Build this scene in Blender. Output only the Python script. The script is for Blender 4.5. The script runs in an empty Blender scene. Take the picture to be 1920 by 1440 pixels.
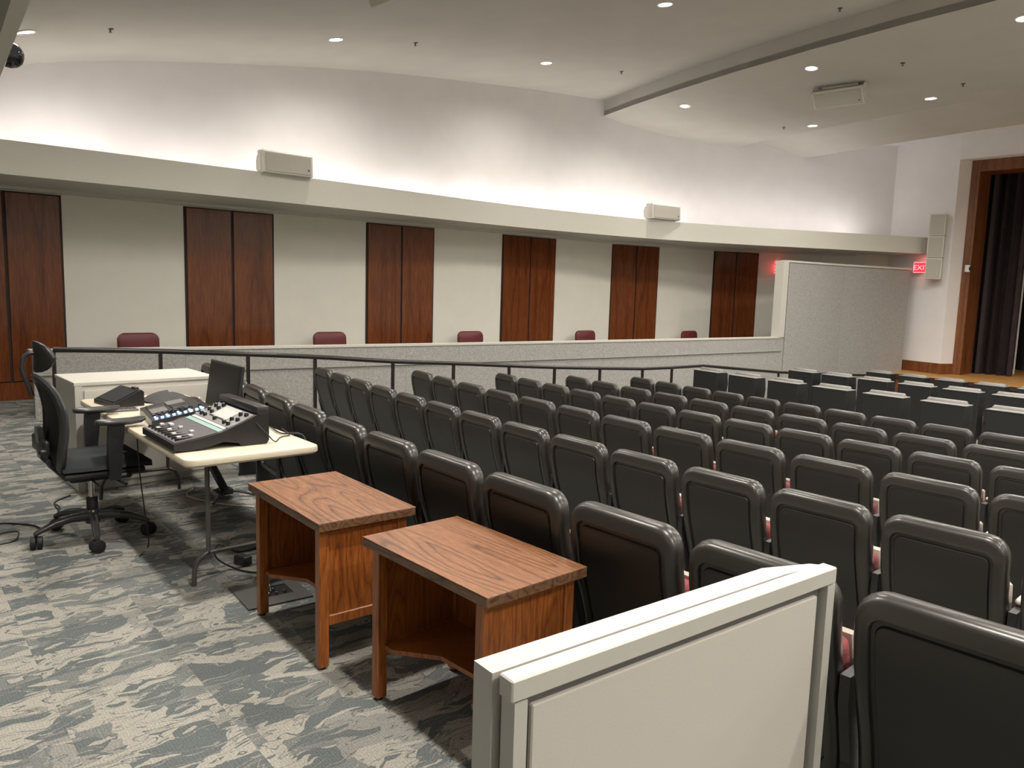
import bpy, bmesh, math, random
from mathutils import Vector, Matrix
random.seed(7)
PI = math.pi
SC = bpy.context.scene
COL = SC.collection

# ------------------------------------------------------------------ camera
cam_d = bpy.data.cameras.new('camera')
cam = bpy.data.objects.new('camera', cam_d)
COL.objects.link(cam)
cam_d.sensor_width = 36.0
cam_d.lens = 36.0 * 1446.13 / 1920.0
cam_d.clip_start = 0.02
cam_d.clip_end = 200
_r = Vector((0.7635788, -0.6450419, 0.0294666))
_d = Vector((-0.0568175, -0.1125757, -0.9920174))
_f = Vector((0.6432100, 0.7558093, -0.1226101))
rot = Matrix((_r, -_d, -_f)).transposed()
cam.matrix_world = Matrix.Translation((0, 0, 1.65)) @ rot.to_4x4()
SC.camera = cam

# ------------------------------------------------------------------ world and exposure
w = bpy.data.worlds.new('world')
SC.world = w
w.use_nodes = True
w.node_tree.nodes['Background'].inputs[0].default_value = (0.9, 0.85, 0.8, 1)
w.node_tree.nodes['Background'].inputs[1].default_value = 0.0
SC.view_settings.view_transform = 'Standard'
SC.view_settings.look = 'None'
SC.view_settings.gamma = 1
SC.view_settings.use_curve_mapping = False
SC.view_settings.exposure = 0.42

DOWN_W = 330.0        # power of one ceiling downlight
COVE_W = 4.6         # power of one cove light
DOWN_C = (1.0, 0.935, 0.85)
COVE_C = (1.0, 0.93, 0.92)


# ------------------------------------------------------------------ materials
def new_mat(name):
    m = bpy.data.materials.new(name)
    m.use_nodes = True
    nt = m.node_tree
    return m, nt, nt.nodes['Principled BSDF']


def N(nt, t, **kw):
    n = nt.nodes.new(t)
    for k, v in kw.items():
        setattr(n, k, v)
    return n


def ramp(nt, stops, interp='LINEAR'):
    r = nt.nodes.new('ShaderNodeValToRGB')
    cr = r.color_ramp
    cr.interpolation = interp
    while len(cr.elements) < len(stops):
        cr.elements.new(0.5)
    for e, (p, c) in zip(cr.elements, stops):
        e.position = p
        e.color = (*c, 1)
    return r


def plain(name, col, rough=0.5, metal=0.0, spec=0.5, noise=0.0, nscale=30, bump=0.0, bscale=200, emit=None, es=0):
    m, nt, b = new_mat(name)
    b.inputs['Base Color'].default_value = (*col, 1)
    b.inputs['Roughness'].default_value = rough
    b.inputs['Metallic'].default_value = metal
    b.inputs['Specular IOR Level'].default_value = spec
    tc = N(nt, 'ShaderNodeTexCoord')
    if noise:
        n = N(nt, 'ShaderNodeTexNoise')
        n.inputs['Scale'].default_value = nscale
        n.inputs['Detail'].default_value = 4
        nt.links.new(tc.outputs['Object'], n.inputs['Vector'])
        r = ramp(nt, [(0.3, tuple(c * (1 - noise) for c in col)), (0.7, tuple(min(1, c * (1 + noise)) for c in col))])
        nt.links.new(n.outputs[0], r.inputs[0])
        nt.links.new(r.outputs[0], b.inputs['Base Color'])
    if bump:
        n2 = N(nt, 'ShaderNodeTexNoise')
        n2.inputs['Scale'].default_value = bscale
        n2.inputs['Detail'].default_value = 3
        nt.links.new(tc.outputs['Object'], n2.inputs['Vector'])
        bp = N(nt, 'ShaderNodeBump')
        bp.inputs['Strength'].default_value = bump
        bp.inputs['Distance'].default_value = 0.004
        nt.links.new(n2.outputs[0], bp.inputs['Height'])
        nt.links.new(bp.outputs[0], b.inputs['Normal'])
    if emit:
        b.inputs['Emission Color'].default_value = (*emit, 1)
        b.inputs['Emission Strength'].default_value = es
    return m


def wood(name, dark, mid, light, scale=(2, 25, 2), freq=9.0, rough=0.35, fine=180, nsc=1.0, fstr=(3, 1, 1)):
    """scale: texture scale per object axis (small = along the grain); contour lines of a noise field"""
    m, nt, b = new_mat(name)
    b.inputs['Roughness'].default_value = rough
    tc = N(nt, 'ShaderNodeTexCoord')
    oi = N(nt, 'ShaderNodeObjectInfo')
    ad = N(nt, 'ShaderNodeVectorMath', operation='ADD')
    sc = N(nt, 'ShaderNodeVectorMath', operation='SCALE')
    sc.inputs['Scale'].default_value = 7.0
    cmb = N(nt, 'ShaderNodeCombineXYZ')
    for i in range(3):
        nt.links.new(oi.outputs['Random'], cmb.inputs[i])
    nt.links.new(cmb.outputs[0], sc.inputs[0])
    nt.links.new(tc.outputs['Object'], ad.inputs[0])
    nt.links.new(sc.outputs[0], ad.inputs[1])
    mp = N(nt, 'ShaderNodeMapping')
    mp.inputs['Scale'].default_value = scale
    nt.links.new(ad.outputs[0], mp.inputs[0])
    n = N(nt, 'ShaderNodeTexNoise')
    n.inputs['Scale'].default_value = nsc
    n.inputs['Detail'].default_value = 1.5
    n.inputs['Roughness'].default_value = 0.4
    nt.links.new(mp.outputs[0], n.inputs['Vector'])
    mu = N(nt, 'ShaderNodeMath', operation='MULTIPLY')
    mu.inputs[1].default_value = freq
    nt.links.new(n.outputs[0], mu.inputs[0])
    fr = N(nt, 'ShaderNodeMath', operation='FRACT')
    nt.links.new(mu.outputs[0], fr.inputs[0])
    r = ramp(nt, [(0.0, dark), (0.12, mid), (0.6, light), (0.92, mid), (1.0, dark)])
    nt.links.new(fr.outputs[0], r.inputs[0])
    mp2 = N(nt, 'ShaderNodeMapping')
    mp2.inputs['Scale'].default_value = tuple(s / max(scale) for s in scale)
    nt.links.new(ad.outputs[0], mp2.inputs[0])
    n2 = N(nt, 'ShaderNodeTexNoise')
    n2.inputs['Scale'].default_value = fine
    n2.inputs['Detail'].default_value = 3
    nt.links.new(mp2.outputs[0], n2.inputs['Vector'])
    r2 = ramp(nt, [(0.35, (0.72, 0.72, 0.72)), (0.65, (1.1, 1.1, 1.1))])
    nt.links.new(n2.outputs[0], r2.inputs[0])
    mx = N(nt, 'ShaderNodeMix', data_type='RGBA', blend_type='MULTIPLY')
    mx.inputs[0].default_value = 1.0
    nt.links.new(r.outputs[0], mx.inputs[6])
    nt.links.new(r2.outputs[0], mx.inputs[7])
    nt.links.new(mx.outputs[2], b.inputs['Base Color'])
    return m


def speckle(name, c1, c2, scale, rough=0.95, bump=0.5):
    m, nt, b = new_mat(name)
    b.inputs['Roughness'].default_value = rough
    b.inputs['Specular IOR Level'].default_value = 0.1
    tc = N(nt, 'ShaderNodeTexCoord')
    n = N(nt, 'ShaderNodeTexNoise')
    n.inputs['Scale'].default_value = scale
    n.inputs['Detail'].default_value = 5
    n.inputs['Roughness'].default_value = 0.7
    nt.links.new(tc.outputs['Object'], n.inputs['Vector'])
    r = ramp(nt, [(0.36, c1), (0.64, c2)])
    nt.links.new(n.outputs[0], r.inputs[0])
    nt.links.new(r.outputs[0], b.inputs['Base Color'])
    bp = N(nt, 'ShaderNodeBump')
    bp.inputs['Strength'].default_value = bump
    bp.inputs['Distance'].default_value = 0.005
    nt.links.new(n.outputs[0], bp.inputs['Height'])
    nt.links.new(bp.outputs[0], b.inputs['Normal'])
    return m


def carpet_mat():
    m, nt, b = new_mat('patterned_carpet')
    L = nt.links.new
    b.inputs['Roughness'].default_value = 1.0
    b.inputs['Specular IOR Level'].default_value = 0.05
    tc = N(nt, 'ShaderNodeTexCoord')
    # each half metre carpet tile shows its own piece of the pattern
    cell = N(nt, 'ShaderNodeVectorMath', operation='SCALE')
    cell.inputs['Scale'].default_value = 1 / 0.5
    L(tc.outputs['Object'], cell.inputs[0])
    fl = N(nt, 'ShaderNodeVectorMath', operation='FLOOR')
    L(cell.outputs[0], fl.inputs[0])
    wn = N(nt, 'ShaderNodeTexWhiteNoise', noise_dimensions='2D')
    L(fl.outputs[0], wn.inputs['Vector'])
    off = N(nt, 'ShaderNodeVectorMath', operation='SCALE')
    off.inputs['Scale'].default_value = 3.0
    L(wn.outputs['Color'], off.inputs[0])
    add = N(nt, 'ShaderNodeVectorMath', operation='ADD')
    L(tc.outputs['Object'], add.inputs[0])
    L(off.outputs[0], add.inputs[1])
    # warp
    n1 = N(nt, 'ShaderNodeTexNoise')
    n1.inputs['Scale'].default_value = 5.0
    n1.inputs['Detail'].default_value = 2.0
    L(add.outputs[0], n1.inputs['Vector'])
    sub = N(nt, 'ShaderNodeVectorMath', operation='SUBTRACT')
    sub.inputs[1].default_value = (0.5, 0.5, 0.5)
    L(n1.outputs['Color'], sub.inputs[0])
    s1 = N(nt, 'ShaderNodeVectorMath', operation='SCALE')
    s1.inputs['Scale'].default_value = 0.13
    L(sub.outputs[0], s1.inputs[0])
    warp = N(nt, 'ShaderNodeVectorMath', operation='ADD')
    L(add.outputs[0], warp.inputs[0])
    L(s1.outputs[0], warp.inputs[1])
    flat = N(nt, 'ShaderNodeVectorMath', operation='MULTIPLY')
    flat.inputs[1].default_value = (6.0, 8.6, 0)
    L(warp.outputs[0], flat.inputs[0])
    vo = N(nt, 'ShaderNodeTexVoronoi', distance='CHEBYCHEV', voronoi_dimensions='2D')
    vo.inputs['Scale'].default_value = 1.0
    vo.inputs['Randomness'].default_value = 0.75
    L(flat.outputs[0], vo.inputs['Vector'])
    sep = N(nt, 'ShaderNodeSeparateColor')
    L(vo.outputs['Color'], sep.inputs[0])
    slate, mid, grey, beige = (0.125, 0.139, 0.139), (0.175, 0.184, 0.178), (0.25, 0.245, 0.225), (0.335, 0.322, 0.285)
    r = ramp(nt, [(0.0, slate), (0.27, mid), (0.44, grey), (0.60, beige)], 'CONSTANT')
    L(sep.outputs[0], r.inputs[0])
    # sweeping brush strokes laid over the patches
    st = N(nt, 'ShaderNodeVectorMath', operation='MULTIPLY')
    st.inputs[1].default_value = (3.8, 14.0, 0)
    L(warp.outputs[0], st.inputs[0])
    n2 = N(nt, 'ShaderNodeTexNoise')
    n2.inputs['Scale'].default_value = 1.0
    n2.inputs['Detail'].default_value = 2.5
    n2.inputs['Distortion'].default_value = 0.6
    L(st.outputs[0], n2.inputs['Vector'])
    r2 = ramp(nt, [(0.0, slate), (0.40, grey), (0.455, slate), (0.60, beige)], 'CONSTANT')
    L(n2.outputs[0], r2.inputs[0])
    msk = ramp(nt, [(0.0, (1, 1, 1)), (0.38, (0, 0, 0)), (0.435, (1, 1, 1)), (0.465, (0, 0, 0)), (0.585, (1, 1, 1))], 'CONSTANT')
    L(n2.outputs[0], msk.inputs[0])
    mx = N(nt, 'ShaderNodeMix', data_type='RGBA')
    L(msk.outputs[0], mx.inputs[0])
    L(r.outputs[0], mx.inputs[6])
    L(r2.outputs[0], mx.inputs[7])
    # ribbing and pile
    wv = N(nt, 'ShaderNodeTexWave', wave_type='BANDS', bands_direction='X')
    wv.inputs['Scale'].default_value = 28.0
    wv.inputs['Distortion'].default_value = 1.5
    L(tc.outputs['Object'], wv.inputs['Vector'])
    n3 = N(nt, 'ShaderNodeTexNoise')
    n3.inputs['Scale'].default_value = 140.0
    n3.inputs['Detail'].default_value = 3
    L(tc.outputs['Object'], n3.inputs['Vector'])
    r3 = ramp(nt, [(0.3, (0.70, 0.70, 0.70)), (0.7, (1.22, 1.22, 1.22))])
    L(n3.outputs[0], r3.inputs[0])
    mul = N(nt, 'ShaderNodeMix', data_type='RGBA', blend_type='MULTIPLY')
    mul.inputs[0].default_value = 1.0
    L(mx.outputs[2], mul.inputs[6])
    L(r3.outputs[0], mul.inputs[7])
    r4 = ramp(nt, [(0.0, (0.93, 0.93, 0.93)), (1.0, (1.03, 1.03, 1.03))])
    L(wv.outputs[0], r4.inputs[0])
    mul2 = N(nt, 'ShaderNodeMix', data_type='RGBA', blend_type='MULTIPLY')
    mul2.inputs[0].default_value = 1.0
    L(mul.outputs[2], mul2.inputs[6])
    L(r4.outputs[0], mul2.inputs[7])
    L(mul2.outputs[2], b.inputs['Base Color'])
    bp = N(nt, 'ShaderNodeBump')
    bp.inputs['Strength'].default_value = 0.5
    bp.inputs['Distance'].default_value = 0.004
    L(n3.outputs[0], bp.inputs['Height'])
    L(bp.outputs[0], b.inputs['Normal'])
    return m


M = {}
M['carpet'] = carpet_mat()
M['white'] = plain('white_wall_paint', (0.74, 0.72, 0.715), 0.85, spec=0.2, noise=0.02, nscale=3, bump=0.05)
M['beige'] = plain('beige_wall_paint', (0.74, 0.725, 0.655), 0.8, spec=0.2, noise=0.02, nscale=4, bump=0.06)
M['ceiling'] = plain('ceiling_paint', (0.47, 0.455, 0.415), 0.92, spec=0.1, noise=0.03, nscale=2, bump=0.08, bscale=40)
M['beam'] = plain('beam_paint', (0.60, 0.59, 0.53), 0.7, spec=0.25, noise=0.01)
M['mahogany'] = wood('mahogany_panel', (0.105, 0.028, 0.009), (0.150, 0.041, 0.012), (0.175, 0.05, 0.015), (3, 3, 0.25), 5, 0.22, 60)
M['joint'] = plain('dark_joint', (0.02, 0.008, 0.005), 0.6, noise=0.1)
M['stagewood'] = wood('stage_frame_wood', (0.11, 0.035, 0.012), (0.17, 0.058, 0.018), (0.21, 0.075, 0.024), (3, 3, 0.3), 5, 0.4, 60)
M['stagefloor'] = wood('stage_floor_wood', (0.42, 0.20, 0.06), (0.58, 0.30, 0.09), (0.66, 0.36, 0.12), (6, 0.5, 2), 4, 0.35, 40)
M['laminate'] = wood('walnut_laminate', (0.082, 0.032, 0.014), (0.175, 0.074, 0.032), (0.245, 0.108, 0.048), (6.5, 0.75, 3), 15, 0.42, 170)
M['edge'] = wood('walnut_edge', (0.055, 0.028, 0.014), (0.13, 0.065, 0.033), (0.17, 0.09, 0.046), (10, 1.5, 10), 9, 0.4, 150)
M['oak'] = wood('stained_oak', (0.22, 0.064, 0.014), (0.29, 0.088, 0.019), (0.34, 0.108, 0.024), (14, 14, 0.9), 11, 0.32, 170)
M['oakside'] = wood('stained_oak_veneer', (0.18, 0.05, 0.012), (0.27, 0.08, 0.017), (0.345, 0.108, 0.024), (9, 9, 1.0), 15, 0.32, 150)
M['seat'] = plain('black_moulded_plastic', (0.0245, 0.0225, 0.0195), 0.31, spec=0.55, bump=0.02, bscale=350)
M['seatpanel'] = plain('black_pebbled_plastic', (0.016, 0.015, 0.0135), 0.4, spec=0.45, bump=0.03, bscale=400)
M['lit_top'] = plain('lit_vinyl_top', (0.19, 0.185, 0.175), 0.55, noise=0.08, bump=0.1)  # black seat tops painted lighter grey, as overhead light makes them look
M['seatbox'] = plain('black_box_shell', (0.014, 0.015, 0.015), 0.6, spec=0.3, noise=0.1)
M['mauve'] = speckle('mauve_upholstery', (0.16, 0.045, 0.05), (0.28, 0.09, 0.095), 220)
M['maroon'] = plain('maroon_vinyl', (0.135, 0.022, 0.028), 0.45, noise=0.06, bump=0.05)
M['cream'] = plain('cream_plastic', (0.60, 0.54, 0.42), 0.45, noise=0.03, nscale=8)
M['paleplastic'] = plain('pale_armrest', (0.62, 0.58, 0.50), 0.5, noise=0.04)
M['panel'] = speckle('grey_acoustic_carpet', (0.25, 0.245, 0.235), (0.39, 0.38, 0.36), 45)
M['cap'] = plain('white_painted_cap', (0.53, 0.515, 0.47), 0.5, spec=0.4, noise=0.015)
M['ponyp'] = plain('beige_fabric_panel', (0.56, 0.53, 0.485), 0.9, spec=0.1, noise=0.03, nscale=200, bump=0.1, bscale=600)
M['ponyf'] = plain('grey_painted_trim', (0.50, 0.49, 0.45), 0.45, spec=0.4, noise=0.015)
M['rail'] = plain('dark_bronze_rail', (0.022, 0.018, 0.018), 0.35, metal=0.3, noise=0.1)
M['black'] = plain('black_plastic', (0.016, 0.016, 0.017), 0.4, noise=0.1, bump=0.05)
M['softblack'] = plain('black_rubber', (0.010, 0.010, 0.011), 0.6, noise=0.1)
M['gloss'] = plain('dark_grey_glossy_plastic', (0.035, 0.034, 0.034), 0.28, noise=0.05)
M['meshfab'] = plain('black_mesh_fabric', (0.012, 0.012, 0.013), 0.85, bump=0.3, bscale=500)
M['seatfab'] = plain('charcoal_seat_fabric', (0.030, 0.033, 0.037), 0.9, spec=0.2, noise=0.15, nscale=200, bump=0.3, bscale=500)
M['chrome'] = plain('chrome', (0.45, 0.44, 0.42), 0.2, metal=1.0, noise=0.02)
M['steel'] = plain('grey_powder_steel', (0.085, 0.08, 0.075), 0.4, metal=0.4, noise=0.08)
M['mixdeck'] = plain('grey_mixer_deck', (0.085, 0.08, 0.085), 0.45, noise=0.06)
M['mixdeck2'] = plain('light_grey_mixer_deck', (0.21, 0.205, 0.205), 0.42, noise=0.06)
M['silver'] = plain('silver_keycap', (0.55, 0.53, 0.53), 0.4, noise=0.03)
M['teal'] = plain('teal_strip', (0.30, 0.45, 0.42), 0.35, noise=0.05)
M['screen'] = plain('pale_screen', (0.55, 0.54, 0.52), 0.25, noise=0.03)
M['blue'] = plain('blue_lamp', (0.05, 0.1, 0.5), 0.3, emit=(0.16, 0.32, 1.0), es=9)
M['bluew'] = plain('pale_blue_lamp', (0.3, 0.5, 0.7), 0.3, emit=(0.5, 0.75, 1.0), es=5)
M['moncase'] = plain('dark_screen', (0.014, 0.013, 0.013), 0.35, noise=0.05)
M['spk'] = plain('white_speaker_case', (0.62, 0.60, 0.54), 0.5, noise=0.02)
M['spkg'] = speckle('white_speaker_grille', (0.40, 0.385, 0.34), (0.48, 0.46, 0.41), 160, 0.7, 0.3)
M['glow'] = plain('lamp_lens', (1, 1, 1), 0.4, emit=(1.0, 0.95, 0.88), es=12)
M['trimw'] = plain('lamp_trim', (0.70, 0.68, 0.64), 0.4, noise=0.02)
M['exitface'] = plain('exit_sign_face', (0.35, 0.02, 0.03), 0.4, emit=(1.0, 0.02, 0.04), es=0.35)
M['exitletter'] = plain('exit_sign_letters', (0.8, 0.1, 0.1), 0.4, emit=(1.0, 0.16, 0.2), es=2.4)
M['curtain'] = plain('dark_plum_velvet', (0.022, 0.013, 0.016), 0.75, noise=0.3, nscale=5)
M['backdrop'] = plain('black_backdrop', (0.008, 0.010, 0.010), 0.9, noise=0.2, nscale=4)
M['dome'] = plain('smoked_dome', (0.01, 0.01, 0.012), 0.08, noise=0.02)
M['hatch'] = plain('grey_hatch_plate', (0.12, 0.12, 0.115), 0.5, metal=0.4, noise=0.06)
M['darkedge'] = plain('dark_stage_nosing', (0.03, 0.018, 0.014), 0.5, noise=0.1)
M['greyplastic'] = plain('grey_plastic', (0.16, 0.155, 0.15), 0.5, noise=0.05)
M['cloth'] = plain('dark_grey_cloth', (0.055, 0.053, 0.053), 0.9, noise=0.2, nscale=60, bump=0.3)
M['paper'] = plain('white_paper', (0.7, 0.68, 0.64), 0.8, noise=0.02)


# ------------------------------------------------------------------ geometry helpers
class MB:
    def __init__(self):
        self.v = []
        self.f = []

    def add(self, vs, fs):
        o = len(self.v)
        self.v += [tuple(p) for p in vs]
        self.f += [tuple(i + o for i in f) for f in fs]
        return self

    def box(self, lo, hi, m=None):
        x0, y0, z0 = lo
        x1, y1, z1 = hi
        vs = [(x0, y0, z0), (x1, y0, z0), (x1, y1, z0), (x0, y1, z0), (x0, y0, z1), (x1, y0, z1), (x1, y1, z1), (x0, y1, z1)]
        if m is not None:
            vs = [tuple(m @ Vector(p)) for p in vs]
        return self.add(vs, [(0, 3, 2, 1), (4, 5, 6, 7), (0, 1, 5, 4), (1, 2, 6, 5), (2, 3, 7, 6), (3, 0, 4, 7)])

    def rbox(self, lo, hi, r=0.01, seg=2, m=None):
        bm = bmesh.new()
        c = [(a + b) / 2 for a, b in zip(lo, hi)]
        s = [b - a for a, b in zip(lo, hi)]
        bmesh.ops.create_cube(bm, size=1.0)
        for v in bm.verts:
            v.co = Vector((c[0] + v.co.x * s[0], c[1] + v.co.y * s[1], c[2] + v.co.z * s[2]))
        r = min(r, min(s) * 0.49)
        bmesh.ops.bevel(bm, geom=list(bm.edges), offset=r, segments=seg, profile=0.5, affect='EDGES')
        if m is not None:
            bm.transform(m)
        self.bm(bm)
        return self

    def bm(self, bm):
        bm.verts.index_update()
        self.add([v.co[:] for v in bm.verts], [[v.index for v in f.verts] for f in bm.faces])
        bm.free()

    def prism(self, poly, a, b, axis='z'):
        """poly: list of 2d points, counter clockwise; axis z: (x,y), y: (x,z), x: (y,z)"""
        def P(p, t):
            if axis == 'z':
                return (p[0], p[1], t)
            if axis == 'y':
                return (p[0], t, p[1])
            return (t, p[0], p[1])
        n = len(poly)
        vs = [P(p, a) for p in poly] + [P(p, b) for p in poly]
        fs = [tuple(range(n)), tuple(range(2 * n - 1, n - 1, -1))]
        fs += [(i, (i + 1) % n, n + (i + 1) % n, n + i) for i in range(n)]
        return self.add(vs, fs)

    def loft(self, rings, closed=True, cap0=True, cap1=True):
        n = len(rings[0])
        vs = [p for r in rings for p in r]
        fs = []
        for k in range(len(rings) - 1):
            for i in range(n if closed else n - 1):
                j = (i + 1) % n
                fs.append((k * n + i, k * n + j, (k + 1) * n + j, (k + 1) * n + i))
        if cap0:
            fs.append(tuple(range(n - 1, -1, -1)))
        if cap1:
            fs.append(tuple((len(rings) - 1) * n + i for i in range(n)))
        return self.add(vs, fs)

    def tube(self, pts, r, n=8, caps=True):
        pts = [Vector(p) for p in pts]
        rs = r if isinstance(r, (list, tuple)) else [r] * len(pts)
        rings = []
        up = None
        for i, p in enumerate(pts):
            t = (pts[min(i + 1, len(pts) - 1)] - pts[max(i - 1, 0)])
            if t.length < 1e-9:
                t = Vector((0, 0, 1))
            t.normalize()
            if up is None:
                up = Vector((0, 0, 1)) if abs(t.z) < 0.9 else Vector((1, 0, 0))
            a = (up - t * up.dot(t))
            if a.length < 1e-6:
                a = t.orthogonal()
            a.normalize()
            up = a
            c = t.cross(a)
            rings.append([tuple(p + (a * math.cos(2 * PI * k / n) + c * math.sin(2 * PI * k / n)) * rs[i]) for k in range(n)])
        return self.loft(rings, True, caps, caps)

    def lathe(self, prof, n=16, m=None, caps=True):
        rings = []
        for (r, z) in prof:
            ring = [(r * math.cos(2 * PI * k / n), r * math.sin(2 * PI * k / n), z) for k in range(n)]
            if m is not None:
                ring = [tuple(m @ Vector(p)) for p in ring]
            rings.append(ring)
        return self.loft(rings, True, caps, caps)

    def build(self, name, mat, parent=None, smooth=0, kind=None, loc=None, rz=0):
        me = bpy.data.meshes.new(name)
        me.from_pydata(self.v, [], self.f)
        bm = bmesh.new()
        bm.from_mesh(me)
        bmesh.ops.recalc_face_normals(bm, faces=bm.faces)
        bm.to_mesh(me)
        bm.free()
        me.materials.append(M[mat] if isinstance(mat, str) else mat)
        if smooth:
            me.polygons.foreach_set('use_smooth', [True] * len(me.polygons))
            me.set_sharp_from_angle(angle=math.radians(smooth))
        me.update()
        o = bpy.data.objects.new(name, me)
        COL.objects.link(o)
        if parent is not None:
            o.parent = parent
        if kind:
            o['kind'] = kind
        if loc is not None:
            o.location = loc
        if rz:
            o.rotation_euler = (0, 0, rz)
        return o


def T(x, y, z):
    return Matrix.Translation((x, y, z))


def Rm(a, ax):
    return Matrix.Rotation(a, 4, ax)


def thing(name, label, cat, loc=(0, 0, 0), rz=0, group=None):
    o = bpy.data.objects.new(name, None)
    o.empty_display_size = 0.1
    COL.objects.link(o)
    o.location = loc
    o.rotation_euler = (0, 0, rz)
    o['label'] = label
    o['category'] = cat
    if group:
        o['group'] = group
    return o


def tag(o, label, cat, group=None):
    o['label'] = label
    o['category'] = cat
    if group:
        o['group'] = group
    return o


def struct(o):
    o['kind'] = 'structure'
    return o


KIDS = {}


def kids(o):
    if o.name not in KIDS:
        KIDS[o.name] = [c for c in bpy.data.objects if c.parent == o]
    return KIDS[o.name]


def copy_tree(root, loc, rz, label, group=None, scale=None):
    r = root.copy()
    COL.objects.link(r)
    r.location = loc
    r.rotation_euler = (0, 0, rz)
    if scale:
        r.scale = scale
    r['label'] = label
    if group:
        r['group'] = group
    for ch in list(kids(root)):
        c = ch.copy()
        COL.objects.link(c)
        c.parent = r
        for g in list(kids(ch)):
            d = g.copy()
            COL.objects.link(d)
            d.parent = c
    return r


def lerp(tab, x):
    if x <= tab[0][0]:
        return tab[0][1]
    for (a, fa), (b, fb) in zip(tab, tab[1:]):
        if x <= b:
            return fa + (fb - fa) * (x - a) / (b - a) if b > a else fb
    return tab[-1][1]


def arc(x0, y):
    return x0 + (y - 2.0) ** 2 / 66.0


def smooth_path(pts, k=6):
    """Catmull-Rom through the points"""
    P = [Vector(p) for p in pts]
    out = []
    for i in range(len(P) - 1):
        p0, p1, p2, p3 = P[max(i - 1, 0)], P[i], P[i + 1], P[min(i + 2, len(P) - 1)]
        for j in range(k):
            t = j / k
            out.append(0.5 * ((2 * p1) + (p2 - p0) * t + (2 * p0 - 5 * p1 + 4 * p2 - p3) * t * t + (3 * p1 - p0 - 3 * p2 + p3) * t ** 3))
    out.append(P[-1])
    return out


def rrect(y0, y1, z0, z1, r, n=5, rb=None):
    """open list: bottom-left up the left side, over to bottom right (symmetric)"""
    rb = r if rb is None else rb
    L = []
    for k in range(n + 1):
        a = PI * 1.5 - (PI / 2) * k / n
        L.append((y0 + rb + rb * math.cos(a), z0 + rb + rb * math.sin(a)))
    m = 8
    for k in range(1, m):
        L.append((y0, z0 + rb + (z1 - r - z0 - rb) * k / m))
    for k in range(n + 1):
        a = PI - (PI / 2) * k / n
        L.append((y0 + r + r * math.cos(a), z1 - r + r * math.sin(a)))
    c = (y0 + y1) / 2
    return L, [(2 * c - p[0], p[1]) for p in L]


# ------------------------------------------------------------------ the setting
CEIL = [(-6, 3.9), (.06, 4.22), (.72, 4.41), (1.49, 4.58), (2.72, 4.80), (4.41, 5.07), (5.7, 5.24), (7.03, 5.38), (8.97, 5.56), (11.0, 5.71)]
CLOUD2 = [(11.0, 5.39), (11.5, 5.33), (12.1, 5.28), (12.8, 5.225), (13.43, 5.19), (14.3, 5.185), (15.17, 5.21)]
CLOUD3 = [(15.17, 5.47), (15.69, 5.36), (16.3, 5.20), (17.0, 5.05)]
CEIL4 = [(17.0, 5.42), (24.0, 5.42)]


def ceil_z(x, y):
    x0 = x - (y - 2) ** 2 / 66
    return lerp(CEIL + [(11.001, 5.39)] + CLOUD2[1:] + [(15.171, 5.47)] + CLOUD3[1:] + [(17.001, 5.42), (24, 5.42)], x0)


FLOORZ = [(2.3, 0), (3.2, -.094), (4.42, -.187), (5.68, -.28), (6.92, -.374), (8.32, -.468), (9.85, -.56), (12.4, -.73), (15.8, -.90), (18.5, -.95)]
YS = [-8.2, -7, -5.5, -4, -2.5, -1, .5, 2, 3.5, 5, 6.5, 8, 9.5, 10.8, 12.1]


def arc_sheet(stations, ylist, thick=None):
    mb = MB()
    n = len(ylist)
    vs = [(arc(x0, y), y, z) for (x0, z) in stations for y in ylist]
    fs = [(k * n + i, k * n + i + 1, (k + 1) * n + i + 1, (k + 1) * n + i) for k in range(len(stations) - 1) for i in range(n - 1)]
    if thick:
        o = len(vs)
        vs += [(p[0], p[1], p[2] + thick) for p in vs]
        fs += [tuple(o + i for i in reversed(f)) for f in fs]
        K = len(stations)
        for i in range(n - 1):
            fs.append((i, i + 1, o + i + 1, o + i))
            fs.append(((K - 1) * n + i, (K - 1) * n + i + 1, o + (K - 1) * n + i + 1, o + (K - 1) * n + i))
        for k in range(K - 1):
            fs.append((k * n, (k + 1) * n, o + (k + 1) * n, o + k * n))
            fs.append((k * n + n - 1, (k + 1) * n + n - 1, o + (k + 1) * n + n - 1, o + k * n + n - 1))
    return mb.add(vs, fs)


flr = [(-5.5, 0), (-2, 0), (1.0, 0)] + FLOORZ
struct(arc_sheet(flr, YS[:13], -0.12).build('floor', 'carpet'))
# walkway behind the knee wall, almost level
mb = MB()
vs = []
wk = [(-5, 0), (1, 0), (3, 0), (6, -.025), (9, -.05), (12, -.075), (15, -.10), (20.5, -.12)]
KNEE = [(1.50, 10.21), (1.63, 10.2), (3.12, 9.97), (4.82, 9.75), (6.99, 9.5), (8.24, 9.38), (9.9, 9.23), (12.08, 9.05), (14.56, 8.87), (15.06, 8.84), (17.07, 8.62), (19.36, 8.13)]


def knee_y(x):
    return lerp(KNEE, x)


mbw = MB()
st = [(x, knee_y(x) + 0.02 if x > 1.5 else 9.4, z) for x, z in wk]
vs, fs = [], []
for (x, y, z) in st:
    vs += [(x, y, z + 0.004), (x, 12.1, z + 0.004), (x, y, z - 0.3), (x, 12.1, z - 0.3)]
for k in range(len(st) - 1):
    a, b = 4 * k, 4 * k + 4
    fs += [(a, a + 1, b + 1, b), (a + 2, b + 2, b + 3, a + 3), (a, b, b + 2, a + 2), (a + 1, a + 3, b + 3, b + 1)]
fs += [(0, 2, 3, 1), (len(vs) - 4, len(vs) - 3, len(vs) - 1, len(vs) - 2)]
struct(mbw.add(vs, fs).build('floor_walkway', 'carpet'))

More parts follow.
